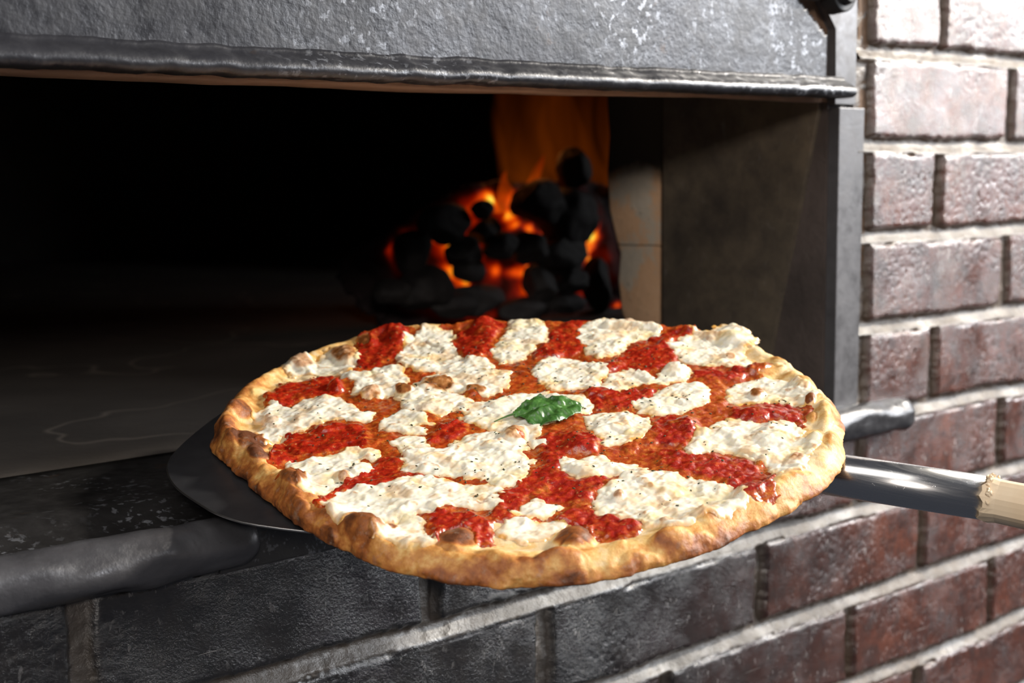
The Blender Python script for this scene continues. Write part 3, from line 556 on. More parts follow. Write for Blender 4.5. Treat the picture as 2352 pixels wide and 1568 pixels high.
BUMPS=[(-122.6,128.0,5.6,-5.4,-5.7,-9.3,5.0,0.8),(-114.8,103.5,3.8,-3.7,-4.0,-6.3,4.0,0.5),(-141.9,85.7,7.7,-7.4,-8.1,-13.0,7.0,0.9),(-150.4,61.9,4.8,-4.6,-5.3,-8.5,6.0,1.0),(-153.8,89.5,4.0,-3.9,-8.6,-14.2,4.0,0.6),(-155.5,17.8,5.6,-5.4,-8.0,-12.0,8.0,0.85),(-174.2,35.7,5.4,-5.1,-5.7,-9.3,6.0,0.8),(-169.0,9.4,4.4,-4.3,-5.1,-7.9,3.0,0.4),(-175.5,-9.6,6.9,-6.6,-6.1,-9.3,8.0,0.6),(-176.9,-38.1,5.3,-5.1,-5.4,-7.8,7.0,0.85),(-161.4,-53.0,7.8,-7.4,-9.7,-13.4,9.0,0.75),(-148.3,-59.7,2.2,-2.0,-3.1,-4.2,3.0,0.8),(-132.9,-91.7,7.0,-6.6,-8.3,-10.1,8.0,0.7),(-28.6,87.4,3.7,-3.6,-5.6,-7.3,5.0,0.8),(-46.0,97.5,4.8,-4.6,-5.8,-7.9,4.0,0.6),(-5.0,80.8,7.5,-7.4,-8.0,-9.9,5.0,0.75),(-24.0,-12.7,4.8,-4.7,-6.6,-7.3,5.0,0.6),(5.3,56.7,4.7,-4.6,-4.3,-5.0,3.0,0.75),(-47.2,173.6,6.0,-5.9,-6.1,-9.2,5.0,0.6),(-18.2,165.9,6.5,-6.4,-7.6,-10.7,6.0,0.7),(7.9,175.3,4.7,-4.7,-5.1,-7.0,5.0,0.8),(28.0,166.6,5.7,-5.7,-7.3,-9.5,6.0,0.0),(80.6,137.4,7.3,-7.2,-7.9,-9.3,5.0,0.0),(-161.5,-26.1,2.9,-2.8,-2.5,-3.6,2.0,0.0),(-139.6,115.3,5.0,-4.9,-7.6,-12.7,4.0,0.5),(-182.2,9.3,5.9,-5.6,-4.9,-7.8,5.0,0.4),(-190.5,-16.4,5.1,-4.8,-4.6,-7.3,5.0,0.5),(-190.3,-50.9,7.6,-7.3,-5.0,-7.5,6.0,0.6),(-168.5,-77.1,6.1,-5.9,-5.9,-7.9,5.0,0.3),(-55.9,121.1,3.0,-3.0,-4.3,-6.0,5.0,0.1),(-131.2,6.3,2.6,-2.5,-3.6,-5.0,4.0,0.6),(-116.9,10.0,3.8,-3.8,-5.3,-7.2,4.0,0.15),(-141.7,55.4,4.7,-4.6,-4.4,-6.7,3.0,0.0),(-89.2,-130.5,6.6,-6.2,-10.5,-10.8,10.0,0.85),(-57.8,-167.5,6.5,-6.2,-6.6,-6.1,6.0,0.6),(-43.9,-177.9,6.5,-6.2,-5.8,-5.0,5.0,0.55),(-79.6,-169.9,8.1,-7.7,-4.8,-4.6,5.0,0.35),(-111.8,-144.6,8.1,-7.6,-5.8,-6.2,6.0,0.4),(184.3,37.8,3.4,-3.3,-6.0,-5.4,5.0,0.5),(125.5,-69.6,3.4,-3.3,-5.5,-4.5,5.0,0.7),(135.2,-102.0,2.3,-2.3,-4.0,-3.1,4.0,1.0),(117.0,-117.3,2.6,-2.5,-5.1,-4.0,4.0,0.6),(93.7,-136.4,2.8,-2.7,-5.5,-4.2,5.0,0.3),(-39.4,-111.7,2.2,-2.1,-3.6,-3.6,4.0,0.6),(163.1,-45.2,7.1,-6.9,-8.2,-6.6,5.0,0.45),(118.7,-6.6,5.4,-5.2,-7.2,-6.6,5.0,0.35),(196.5,8.8,8.4,-8.4,-13.6,-11.4,5.0,0.1),(100.4,-88.7,5.7,-5.6,-7.0,-5.7,4.0,0.0),(9.2,-158.3,5.1,-4.9,-8.9,-7.3,5.0,0.0),(48.5,-135.3,2.3,-2.2,-4.0,-3.2,3.0,0.4),(62.3,-148.5,3.8,-3.7,-6.1,-4.7,4.0,0.6),(79.7,-117.0,7.1,-6.9,-9.7,-7.8,5.0,0.1),(58.2,-72.5,4.9,-4.7,-6.4,-5.7,3.0,0.0),(-8.2,-51.2,7.1,-6.9,-6.5,-6.7,3.0,0.0),(-26.4,-161.3,4.9,-4.8,-6.5,-5.7,4.0,0.5),(-44.4,-150.1,2.8,-2.7,-3.5,-3.1,2.0,0.6),(-58.7,-124.4,3.6,-3.5,-3.1,-3.1,2.0,0.6),(163.7,-15.5,2.8,-2.7,-4.5,-3.8,2.0,0.6),(180.7,16.0,2.8,-2.8,-6.0,-5.1,3.0,0.5),(183.3,-44.9,5.4,-5.3,-8.5,-6.8,4.0,0.3),(155.4,-80.6,5.2,-5.0,-7.8,-6.1,4.0,0.15),(125.1,-121.0,3.3,-3.2,-14.1,-10.6,4.0,0.25),(98.3,-146.5,3.1,-3.0,-11.0,-8.1,4.0,0.35),(-30.6,-186.4,6.1,-5.8,-4.7,-3.9,4.0,0.6),(-3.5,-186.3,4.9,-4.6,-5.0,-4.0,4.0,0.5),(-91.8,-168.8,6.7,-6.4,-4.0,-4.0,4.0,0.4),(-127.0,-138.0,6.0,-5.6,-3.8,-4.1,4.0,0.5)]
ROUT=[173.7,174.9,177.2,179.9,182.9,186.5,189.5,192.0,193.9,194.8,193.4,191.0,188.7,186.2,183.8,181.6,179.9,178.8,178.4,179.3,180.4,181.5,182.9,183.7,183.8,183.4,183.7,184.3,185.2,185.7,186.4,187.9,189.4,190.7,191.7,192.6,193.5,193.8,192.5,189.4,185.4,182.4,180.4,179.7,178.2,176.9,176.4,177.3,178.9,180.3,182.5,185.6,188.8,191.0,193.3,193.4,190.6,190.9,190.5,189.6,189.6,189.0,188.6,188.7,188.8,188.1,184.7,177.9,174.3,172.5,172.3,172.4]
BASIL=[(-9.9,4.6),(-2.6,8.9),(3.8,9.4),(9.8,9.3),(15.5,8.6),(17.0,3.3),(22.6,0.8),(28.3,-0.9),(32.0,-6.5),(30.5,-13.7),(24.1,-19.1),(17.2,-20.0),(9.8,-20.3),(3.9,-21.0),(-2.6,-19.3),(-7.5,-16.3),(-10.7,-10.5),(-9.5,-3.4)]
BLADE=[(-186.7,7.0),(-194.6,33.2),(-194.7,55.6),(-194.3,73.9),(-191.9,86.9),(-187.3,100.0),(-181.0,111.0),(-174.2,118.7),(-151.4,136.1),(-114.7,157.3),(-59.9,182.3),(-30.3,195.6),(-3.6,203.1),(21.2,201.2)]
BSTEM=[(-8.5,4.7),(-13.4,5.7),(-18.3,6.7),(-22.2,7.7)]
HAND=[(94.8,-147.4),(122.1,-230.8)]
COALS=[(1.2308,0.6,1.3072,0.0339,0.0219),(1.2869,0.6,1.2877,0.0305,0.0285),(1.1353,0.6,1.2998,0.0115,0.0086),(1.0899,0.6,1.2859,0.0246,0.017),(1.153,0.6,1.2742,0.0174,0.0136),(1.0408,0.6,1.2542,0.0167,0.0204),(1.1143,0.6,1.2508,0.021,0.0153),(1.1659,0.6,1.2563,0.0214,0.0136),(1.2112,0.6,1.2523,0.0179,0.0179),(1.2696,0.6,1.2458,0.0345,0.0183),(1.1266,0.6,1.2272,0.0192,0.0115),(1.2838,0.6,1.2247,0.0245,0.0123),(1.2328,0.6,1.2053,0.0181,0.0201),(1.2808,0.6,1.2065,0.0225,0.0133),(1.3335,0.6,1.1992,0.0156,0.0292),(1.2188,0.6,1.174,0.034,0.012),(1.1312,0.6,1.1921,0.0367,0.0155),(1.0447,0.6,1.2111,0.028,0.0224),(1.3485,0.6,1.1562,0.0315,0.0084),(1.3044,0.6,1.3483,0.0173,0.0214),(1.0092,0.6,1.2096,0.0221,0.0147),(1.0833,0.6,1.1896,0.0285,0.0133),(1.2807,0.6,1.1798,0.0245,0.0123)]
GLOW=[(1.2097,1.309,0.0081,0.0101,1.0),(1.2342,1.2902,0.0123,0.0061,0.85),(1.2762,1.2703,0.0083,0.0083,1.0),(1.2508,1.2774,0.0124,0.0051,0.8),(1.2934,1.2613,0.0063,0.0063,0.6),(1.3923,1.2576,0.0087,0.0108,1.2),(1.3738,1.2389,0.0129,0.0086,1.2),(1.383,1.2255,0.0087,0.0065,0.8),(1.1497,1.2171,0.007,0.01,1.1),(1.1343,1.2239,0.0119,0.0079,0.6),(1.1374,1.2574,0.0089,0.0099,0.85),(1.1196,1.266,0.0098,0.0049,0.5),(1.1768,1.2608,0.0032,0.0032,1.1),(1.2615,1.2232,0.0052,0.0042,0.9),(1.2417,1.218,0.0165,0.0062,0.6),(1.2556,1.1944,0.0187,0.0124,0.7),(1.1936,1.3194,0.0161,0.0101,0.5),(1.1253,1.2972,0.0157,0.0043,0.5),(1.0846,1.2751,0.0097,0.0043,0.35),(1.0645,1.2566,0.0027,0.0115,0.3),(1.2483,1.3102,0.0103,0.0144,0.45),(1.2882,1.3384,0.0125,0.0166,0.35),(1.3498,1.3314,0.0149,0.0085,0.5),(1.377,1.3075,0.0065,0.0129,0.5),(1.2086,1.2219,0.0061,0.0081,0.6),(1.4238,1.1617,0.0088,0.0055,0.9),(1.3643,1.1485,0.0108,0.0043,0.7),(1.0643,1.2451,0.0039,0.0154,0.25)]
# ------------------------------------------------------------------ pizza (plan measured in mm on its own plane)
PCv = Vector(PC); Nn = Vector(PN).normalized()
e1 = (Vector((1, 0, 0)) - Nn*Nn.x).normalized(); e2 = Nn.cross(e1)
PM = Matrix.Identity(4)
for i in range(3): PM[i][0] = e1[i]; PM[i][1] = e2[i]; PM[i][2] = Nn[i]; PM[i][3] = PCv[i]
pizza = empty('pizza'); pizza.matrix_world = PM
put(pizza, 'large round margherita pizza with melted mozzarella patches and tomato sauce on a metal peel', 'pizza')
RT = np.array(ROUT)
def Rth(th):
    return np.interp(th, np.linspace(-np.pi, np.pi, 72, endpoint=False), RT, period=2*np.pi)
FRONT = -2.1      # direction of the side nearest the viewer
def surf(U, W):
    """dough top height in mm and browning at plan position (mm)"""
    th = np.arctan2(W, U); R = Rth(th) + 1.2*fbm(np.cos(th)*6, np.sin(th)*6, 91, 3); r = np.hypot(U, W); rho = r/R
    dr = R - r
    # rim: fat towards the viewer and on the left, thin on the far side
    fat = 0.5+0.5*np.cos(th-FRONT-0.0); left = 0.5+0.5*np.cos(th-np.pi+0.3)
    wdt = 8+9*fat
    hh = 1.6+4.6*np.maximum(fat**1.5, left*0.8)
    ang = fbm(np.cos(th)*5, np.sin(th)*5, 95, 3)
    rim = hh*(1+0.5*ang)*np.exp(-((dr-wdt*0.75)/(wdt*0.62))**2)
    H = -3.2 + rim + 1.3*fbm(U/28, W/28, 96, 3) + 0.4*fbm(U/9, W/9, 97, 2)*np.clip(rho*1.0, .4, 1)
    H += 1.3*sst(fbm(U/14, W/14, 98, 2), 0.1, 0.8)
    B = 0.05+0.0*U
    B = B + 0.34*sst(rho, 0.90, 0.985)*(0.6+0.6*ang) + 0.34*left*sst(rho, 0.84, 0.95)
    for (u, v, ax, ay, bx, by, h, br) in BUMPS:
        A = np.array([[ax, bx], [ay, by]]); Ai = np.linalg.inv(A)
        m_ = (np.abs(U-u) < 40) & (np.abs(W-v) < 40)
        if not m_.any(): continue
        du = U[m_]-u; dv = W[m_]-v
        p = Ai[0, 0]*du+Ai[0, 1]*dv; q = Ai[1, 0]*du+Ai[1, 1]*dv
        wob = 0.18*fbm((U[m_])/7, (W[m_])/7, 99, 2)
        d2 = (p*p+q*q)*(1+wob)
        dome = np.clip(1-d2/1.6, 0, 1)**1.1
        H[m_] += h*0.8*dome
        B[m_] = np.maximum(B[m_], 0.05+1.05*br*sst(dome, 0.05, 0.6))
    return H, B, rho, dr, th
def build_crust():
    nth, nr = 1500, 230
    TH = np.linspace(-np.pi, np.pi, nth, endpoint=False)
    rho = np.concatenate([np.linspace(0.0, 0.70, 50)[1:], 1-0.30*(1-np.linspace(0, 1, 150)[1:])**1.35])
    T, RH = np.meshgrid(TH, rho)
    R = Rth(T) + 1.2*fbm(np.cos(T)*6, np.sin(T)*6, 91, 3)
    R = R + 0.5*fbm(np.cos(T)*40, np.sin(T)*40, 92, 3)
    U = R*RH*np.cos(T); W = R*RH*np.sin(T)
    H, B, _, dr, th = surf(U, W)
    fatE = 0.5+0.5*np.cos(T-FRONT)
    zb = -9.5
    ew = 6+4*fatE
    d = np.clip((R*(1-RH))/ew, 0, 1); fall = np.sqrt(np.clip(1-(1-d)**2.2, 0, 1))
    zmid = zb+3.0
    Ht = zmid + (H-zmid)*fall
    # underside wraps back inwards
    ku = 26
    s = np.linspace(0, 1, ku)[1:]
    Tu, S = np.meshgrid(TH, s)
    Ru = R[-1][None, :] - ew[-1][None, :]*0.9*(1-np.cos(S*np.pi/2)) - 6*S**3
    Hu = Ht[-1][None, :] + (zb-Ht[-1][None, :])*np.sin(S*np.pi/2)
    U2 = np.vstack([U, Ru*np.cos(Tu)]); W2 = np.vstack([W, Ru*np.sin(Tu)]); H2 = np.vstack([Ht, Hu])
    # knobbly skin
    H2 = H2 + 0.16*fbm(U2/4.0, W2/4.0, 101, 3, z=H2/4.0)
    nz = fbm(U2/11, W2/11, 103, 3, z=H2/8.0); outw = np.concatenate([sst(RH, 0.93, 1.0), 1-S*0.5])
    sc = 1+outw*nz*0.0065
    U2 = U2*sc; W2 = W2*sc
    ang = fbm(np.cos(Tu)*7, np.sin(Tu)*7, 105, 3)
    left = 0.5+0.5*np.cos(Tu-np.pi+0.1)
    Bu = np.clip(0.46+0.3*ang+0.26*left, 0, 1)+0.3*S
    B2 = np.vstack([np.maximum(B, sst(RH, 0.955, 1.0)*np.clip(0.46+0.3*fbm(np.cos(T)*7, np.sin(T)*7, 105, 3)+0.26*(0.5+0.5*np.cos(T-np.pi+0.1)), 0, 1)), Bu])
    pale = 0.5+0.5*np.cos(np.vstack([T, Tu])-0.1)
    B2 = B2*(1-0.45*pale)
    CH = np.vstack([0*T, sst(S, 0.55, 1.0)*0.8*(0.6+0.6*ang)])
    hot = np.zeros_like(B2)
    V = np.stack([U2.ravel(), W2.ravel(), H2.ravel()], 1)/1000
    rows = U2.shape[0]
    V = np.vstack([V, [[0, 0, H2[0].mean()/1000], [0, 0, zb/1000]]])
    a = np.arange(rows*nth).reshape(rows, nth); b = np.roll(a, -1, 1)
    F = np.stack([a[:-1], b[:-1], b[1:], a[1:]], -1).reshape(-1, 4)[:, ::-1]
    c0 = rows*nth
    Fc = np.stack([np.full(nth, c0), a[0], b[0], b[0]], -1)
    me_attr = dict(brown=np.append(np.clip(B2, 0, 1.2).ravel(), [0.1, 0.6]), char=np.append(np.clip(CH, 0, 1).ravel(), [0, 1]))
    # centre fans are hidden under sauce; closed with thin quads
    i0 = a[0].reshape(-1, 2); Ft = np.stack([np.full(len(i0), c0), i0[:, 0], i0[:, 1], np.roll(i0[:, 0], -1)], -1)
    i1 = a[-1].reshape(-1, 2); Fb = np.stack([np.full(len(i1), c0+1), np.roll(i1[:, 0], -1), i1[:, 1], i1[:, 0]], -1)
    F = np.vstack([F, Ft, Fb])
    o = np_mesh('crust', V, F, M_crust, pizza, me_attr)
build_crust()
def patch(name, fn, bb, step, mat):
    us = np.arange(bb[0], bb[1], step); ws = np.arange(bb[2], bb[3], step)
    U, W = np.meshgrid(us, ws); d, Zh, A = fn(U, W)
    dc = np.maximum(np.maximum(d[:-1, :-1], d[1:, 1:]), np.maximum(d[:-1, 1:], d[1:, :-1]))
    F = grid_faces(dc > -0.8)
    V = np.stack([U.ravel(), W.ravel(), Zh.ravel()], 1)/1000
    V, F, A = compact(V, F, {k: v.ravel() for k, v in A.items()})
    return np_mesh(name, V, F, mat, pizza, A)
def sauce_h(U, W):
    H, B, rho, dr, th = surf(U, W)
    d = sdf(SAUCE, U, W) + 2.2*fbm(U/9, W/9, 111, 3) + 0.9*fbm(U/3, W/3, 112, 2)
    d = d - 9*sst(B, 0.45, 0.62)
    tk = np.full(U.shape, -99.0)
    for P in THICK: tk = np.maximum(tk, sdf(P, U, W))
    tk = sst(tk + 2.5*fbm(U/8, W/8, 114, 3), -2.0, 3.5)
    tp = sst(d, -0.3, 2.2)
    lump = np.clip(0.75-worley(U/5.2+0.3*fbm(U/6, W/6, 116, 2), W/4.2, 117), 0, 1)
    l2 = np.clip(0.7-worley(U/1.9, W/1.9, 118), 0, 1)
    t_ = tp*(0.55 + 1.4*tk + (0.7+0.3*tk)*lump + 0.25*l2 + 0.5*fbm(U/6, W/6, 119, 3)) - 0.7*(1-tp)
    return d, H+t_, dict(thick=tk, lump=lump, br=B)
patch('sauce', sauce_h, (-185, 205, -205, 215), 0.8, M_sauce)
def cheese_fn(P, sd, raise_=1.0):
    def fn(U, W):
        H, B, rho, dr, th = surf(U, W)
        d = sdf(P, U, W) + 2.8*fbm(U/11, W/11, 131+sd, 3) + 1.1*fbm(U/3.2, W/3.2, 132+sd, 3) + 1.9
        Hs = sauce_h(U, W)[1]; base = np.maximum(H, Hs)
        base = H*0.5 + base*0.5 + 0.15
        dome = np.sqrt(np.clip(1-(1-np.clip(d/7.5, 0, 1))**2, 0, 1))
        lw = np.clip(0.85-worley(U/10.5+0.5*fbm(U/9, W/9, 136+sd, 2), W/9.0+0.5*fbm(U/9, W/9, 137+sd, 2), 138+sd), 0, 1)
        l2 = np.clip(0.75-worley(U/3.3+0.3*fbm(U/4, W/4, 133, 2), W/2.9, 139+sd), 0, 1)
        wr = 1-np.abs(fbm(U/7, W/4.5, 141+sd, 4))
        t_ = dome*(0.6 + 1.4*lw*raise_ + 0.28*l2 + 0.55*wr) - 1.3*(d < 0)*np.clip(-d, 0, 1)
        tip = sst(lw, 0.50, 0.75)*sst(fbm(U/16, W/16, 143+sd, 2), -0.1, 0.4)
        tip2 = sst(l2, 0.45, 0.7)*sst(fbm(U/10, W/10, 144+sd, 2), 0.1, 0.6)
        br = np.clip(np.maximum(0.62*tip, 0.45*tip2), 0, 1); br = np.maximum(br, B*1.15-0.08)
        br = np.maximum(br, 0.46*sst(fbm(U/13, W/13, 145+sd, 3), 0.35, 0.8))
        oil = 0.7*(1-sst(d, 0.0, 3.2)) + 0.40*sst(fbm(U/11, W/11, 146+sd, 3), 0.25, 0.8)
        return d, base+t_, dict(brown=br, oil=np.clip(oil, 0, 1))
    return fn
for i, P in enumerate(CHEESE):
    a = np.array(P)
    patch('mozzarella', cheese_fn(P, 7*i), (a[:, 0].min()-5, a[:, 0].max()+5, a[:, 1].min()-5, a[:, 1].max()+5), 0.7, M_cheese)
# surface height lookup for small things
def topz(u, v):
    U = np.array([[u]], float); W = np.array([[v]], float)
    z = float(np.maximum(surf(U, W)[0], sauce_h(U, W)[1])[0, 0])
    for i, P in enumerate(CHEESE):
        if float(sdf(P, U, W)[0, 0]) > -3:
            d, zz, _ = cheese_fn(P, 7*i)(U, W)
            if d[0, 0] > 0: z = max(z, float(zz[0, 0]))
    return z
def herbs():
    rnd = random.Random(4); V = []; F = []
    n = 0
    while n < 420:
        u = rnd.uniform(-150, 165); v = rnd.uniform(-150, 165)
        if float(sdf(SAUCE, np.array([u]), np.array([v]))[0]) < 4: continue
        if rnd.random() > 0.35+0.9*math.exp(-((u-20)**2+(v-20)**2)/9000): continue
        z = topz(u, v)+0.15; L = rnd.uniform(0.5, 1.5); wd = L*rnd.uniform(0.3, 0.7); a = rnd.uniform(0, 6.3); n += 1
        ca, sa = math.cos(a), math.sin(a); tl = rnd.uniform(-0.3, 0.5)
        b = len(V)
        for (x, y, q) in ((-L, 0, 0), (0, -wd, 0), (L, 0, 1), (0, wd, 0)):
            V.append(((u+x*ca-y*sa)/1000, (v+x*sa+y*ca)/1000, (z+tl*x*0.5+0.15)/1000))
        for (x, y, q) in ((-L, 0, 0), (0, -wd, 0), (L, 0, 1), (0, wd, 0)):
            V.append(((u+x*ca*0.8-y*sa*0.8)/1000, (v+x*sa*0.8+y*ca*0.8)/1000, (z+tl*x*0.5-0.25)/1000))
        F += [(b, b+1, b+2, b+3), (b+7, b+6, b+5, b+4)] + [(b+k, b+4+k, b+4+(k+1) % 4, b+(k+1) % 4) for k in range(4)]
    t = NT('dried_herbs'); t.P(Base_Color=(0.045, 0.045, 0.012, 1), Roughness=0.7)
    o = np_mesh('herb_flakes', V, F, t.m, pizza, None, False); o['kind'] = 'stuff'
herbs()

# ------------------------------------------------------------------ basil leaf
def basil():
    P = np.array(BASIL); cen = P.mean(0); z0 = topz(float(cen[0]), float(cen[1]))
    # midrib from stem end to tip
    a = np.array([-9.9, 3.0]); b = np.array([29.5, -12.5]); ax = (b-a)/np.linalg.norm(b-a); nx = np.array([-ax[1], ax[0]])
    us = np.arange(-14, 36, 0.35); ws = np.arange(-25, 13, 0.35)
    U, W = np.meshgrid(us, ws); d = sdf(P, U, W) + 0.4*fbm(U/3, W/3, 7, 2)
    s = (U-a[0])*ax[0]+(W-a[1])*ax[1]; t = (U-a[0])*nx[0]+(W-a[1])*nx[1]
    mid = 1.6*np.sin(s/42*math.pi)
    q = t-mid
    Zl = 2.0 - 1.7*np.exp(-(q/1.6)**2) + 0.0060*q**2*np.where(q > 0, 1.0, -0.6)
    Zl += 0.9*np.sin(s/3.1+np.abs(q)*0.5)*np.clip(np.abs(q)/6, 0, 1) + 0.9*fbm(U/6, W/6, 15, 3) + 1.8*np.exp(-((s-33)/5)**2)*np.sin(q/3.0) 
    Zl += 2.6*np.sin(np.clip(s/42, 0, 1)*math.pi) + 1.6*sst(-q, 4, 9)*0 - 2.2*sst(-q, 6, 13)
    vein = np.exp(-(q/0.5)**2) + 0.7*np.exp(-(((s-np.abs(q)*0.8) % 5.5-2.75)/0.45)**2)*sst(np.abs(q), 0.3, 2)
    Zh = z0+0.2+Zl
    dc = np.minimum(d[:-1, :-1], d[1:, 1:]); F = grid_faces(dc > 0)
    V = np.stack([U.ravel(), W.ravel(), Zh.ravel()], 1)
    V, F, A = compact(V, F, dict(vein=np.clip(vein, 0, 1).ravel()))
    root = empty('basil_leaf')
    base = Vector((float(cen[0])/1000, float(cen[1])/1000, (z0+0.4)/1000))
    root.matrix_world = PM @ Matrix.Translation(base)
    V = V/1000 - np.array(base)
    o = np_mesh('leaf_blade', V, F, M_basil, root, A); md = o.modifiers.new('thickness', 'SOLIDIFY'); md.thickness = 0.0004
    # stem
    st = [(-9.0, 4.2, 3.0), (-13.4, 5.7, 2.4), (-18.3, 6.7, 1.6), (-22.2, 7.7, 0.9)]
    VV = []; FF = []
    for i, (u, v, h) in enumerate(st):
        z = max(topz(u, v)+0.4, z0+h-1.0) if i < 3 else topz(u, v)+0.3
        r = 0.7-0.14*i
        for k in range(8):
            an = k/8*2*math.pi; VV.append(((u+r*0.3*math.cos(an))/1000-base[0], (v+r*math.cos(an))/1000-base[1], (z+r*math.sin(an))/1000-base[2]))
    for i in range(3):
        for k in range(8): p = i*8+k; q2 = i*8+(k+1) % 8; FF.append((p, q2, q2+8, p+8))
    np_mesh('stem', VV, FF, M_basil, root, dict(vein=[0.4]*len(VV)))
    put(root, 'wilted green basil leaf lying in the middle of the pizza', 'basil leaf')
basil()

# ------------------------------------------------------------------ peel
peel = empty('pizza_peel'); peel.matrix_world = PM
put(peel, 'metal pizza peel with a steel tube and pale wooden handle carrying the pizza', 'pizza peel')
BL = BLADE + [(70, 170), (105, 110), (120, 30), (125, -60), (112, -120), (100, -150), (86, -152), (20, -150), (-70, -120), (-140, -60)]
def smooth_poly(P, it=2):
    P = [np.array(p, float) for p in P]
    for _ in range(it):
        Q = []
        for i in range(len(P)):
            a, b = P[i], P[(i+1) % len(P)]; Q += [a*0.75+b*0.25, a*0.25+b*0.75]
        P = Q
    return P
bm = bmesh.new(); pts = smooth_poly(BL)
lo = [bm.verts.new((p[0]/1000, p[1]/1000, -0.0112)) for p in pts]; hi = [bm.verts.new((p[0]/1000, p[1]/1000, -0.0098)) for p in pts]
bm.faces.new(lo[::-1]); bm.faces.new(hi); n = len(pts)
for i in range(n): bm.faces.new((lo[i], lo[(i+1) % n], hi[(i+1) % n], hi[i]))
blade = bm_obj('blade', bm, M_blade, peel)
bm = bmesh.new()   # bright line along the blade edge, put in as its highlight
rim = [bm.verts.new((p[0]/1000, p[1]/1000, -0.0105)) for p in pts[:64]]
for i in range(len(rim)-1): bm.edges.new((rim[i], rim[i+1]))
me = bpy.data.meshes.new('tmp'); bm.to_mesh(me); bm.free()
def tube(name, P, rad, mat, parent, seg=10, closed=False, caps=True):
    P = [Vector(p) for p in P]; V = []; F = []
    for i, p in enumerate(P):
        t = (P[min(i+1, len(P)-1)]-P[max(i-1, 0)]).normalized()
        a = t.cross(Vector((0, 0, 1))).normalized(); b = a.cross(t)
        r = rad[i] if isinstance(rad, (list, tuple)) else rad
        for k in range(seg):
            an = 2*math.pi*k/seg; V.append(p+a*r*math.cos(an)+b*r*math.sin(an))
    for i in range(len(P)-1):
        for k in range(seg): q = i*seg+k; s = i*seg+(k+1) % seg; F.append((q, s, s+seg, q+seg))
    me = bpy.data.meshes.new(name); bmm = bmesh.new()
    vs = [bmm.verts.new(v) for v in V]
    for f in F: bmm.faces.new([vs[i] for i in f])
    if caps: bmm.faces.new(vs[:seg][::-1]); bmm.faces.new(vs[-seg:])
    bmesh.ops.recalc_face_normals(bmm, faces=list(bmm.faces))
    bmm.to_mesh(me); bmm.free(); return link_mesh(name, me, mat, parent, True)
bpy.data.meshes.remove(me)
t = NT('edge_highlight'); t.P(Base_Color=(0.6, 0.58, 0.56, 1), Metallic=1.0, Roughness=0.33)  # lighter metal than the blade, stands in for the highlight on its rim
tube('blade_edge', [(p[0]/1000, p[1]/1000, -0.0105) for p in pts[-5:]+pts[:56]], 0.0007, t.m, peel, 8)
h0 = Vector((HAND[0][0]/1000, HAND[0][1]/1000, -0.0145)); h1 = Vector((HAND[1][0]/1000, HAND[1][1]/1000, -0.0145)); hd = (h1-h0).normalized()
s0 = h0-hd*0.075
tb = tube('steel_tube', [s0+Vector((0, 0, -0.009)), s0.lerp(h1, 0.5)+Vector((0, 0, -0.0045)), h1], [0.0122, 0.0122, 0.0121], M_steel, peel, 48)
# wooden grip: faceted stick with a splintered shoulder
def grip():
    seg = 26; V = []; F = []
    a = hd.cross(Vector((0, 0, 1))).normalized(); b = a.cross(hd)
    L = [(-0.0015, 0.0118), (-0.001, 0.0127), (0.0015, 0.0130), (0.006, 0.0122), (0.014, 0.0123), (0.03, 0.0128), (0.06, 0.0135), (0.12, 0.0145), (0.45, 0.0150)]
    for i, (l, r) in enumerate(L):
        for k in range(seg):
            an = 2*math.pi*k/seg
            fac = math.cos(math.pi/7)/math.cos(((an+0.3) % (2*math.pi/7))-math.pi/7)
            rr = r*(1 if i < 2 else 0.35+0.65*fac)
            j = 0.0012*math.sin(an*5+1.3)+0.0009*math.sin(an*11) if i <= 2 else 0
            V.append(h1+hd*(l+j)+a*rr*math.cos(an)+b*rr*math.sin(an))
    for i in range(len(L)-1):
        for k in range(seg): q = i*seg+k; s = i*seg+(k+1) % seg; F.append((q, s, s+seg, q+seg))
    bmm = bmesh.new(); vs = [bmm.verts.new(v) for v in V]
    for f in F: bmm.faces.new([vs[i] for i in f])
    bmm.faces.new(vs[:seg][::-1]); bmm.faces.new(vs[-seg:])
    o = bm_obj('wooden_handle', bmm, M_wood, peel, False)
    rnd = random.Random(3); bmm = bmesh.new()
    for k in range(16):
        an = rnd.uniform(0.2, 2.9); c = h1+hd*rnd.uniform(-0.001, 0.004)+a*0.0126*math.cos(an)+b*0.0126*math.sin(an)
        r = bmesh.ops.create_icosphere(bmm, subdivisions=1, radius=rnd.uniform(0.0006, 0.0014))
        for v in r['verts']: v.co = c+v.co*rnd.uniform(0.7, 1.5)
    bm_obj('splinters', bmm, M_wood, peel, False)
grip()

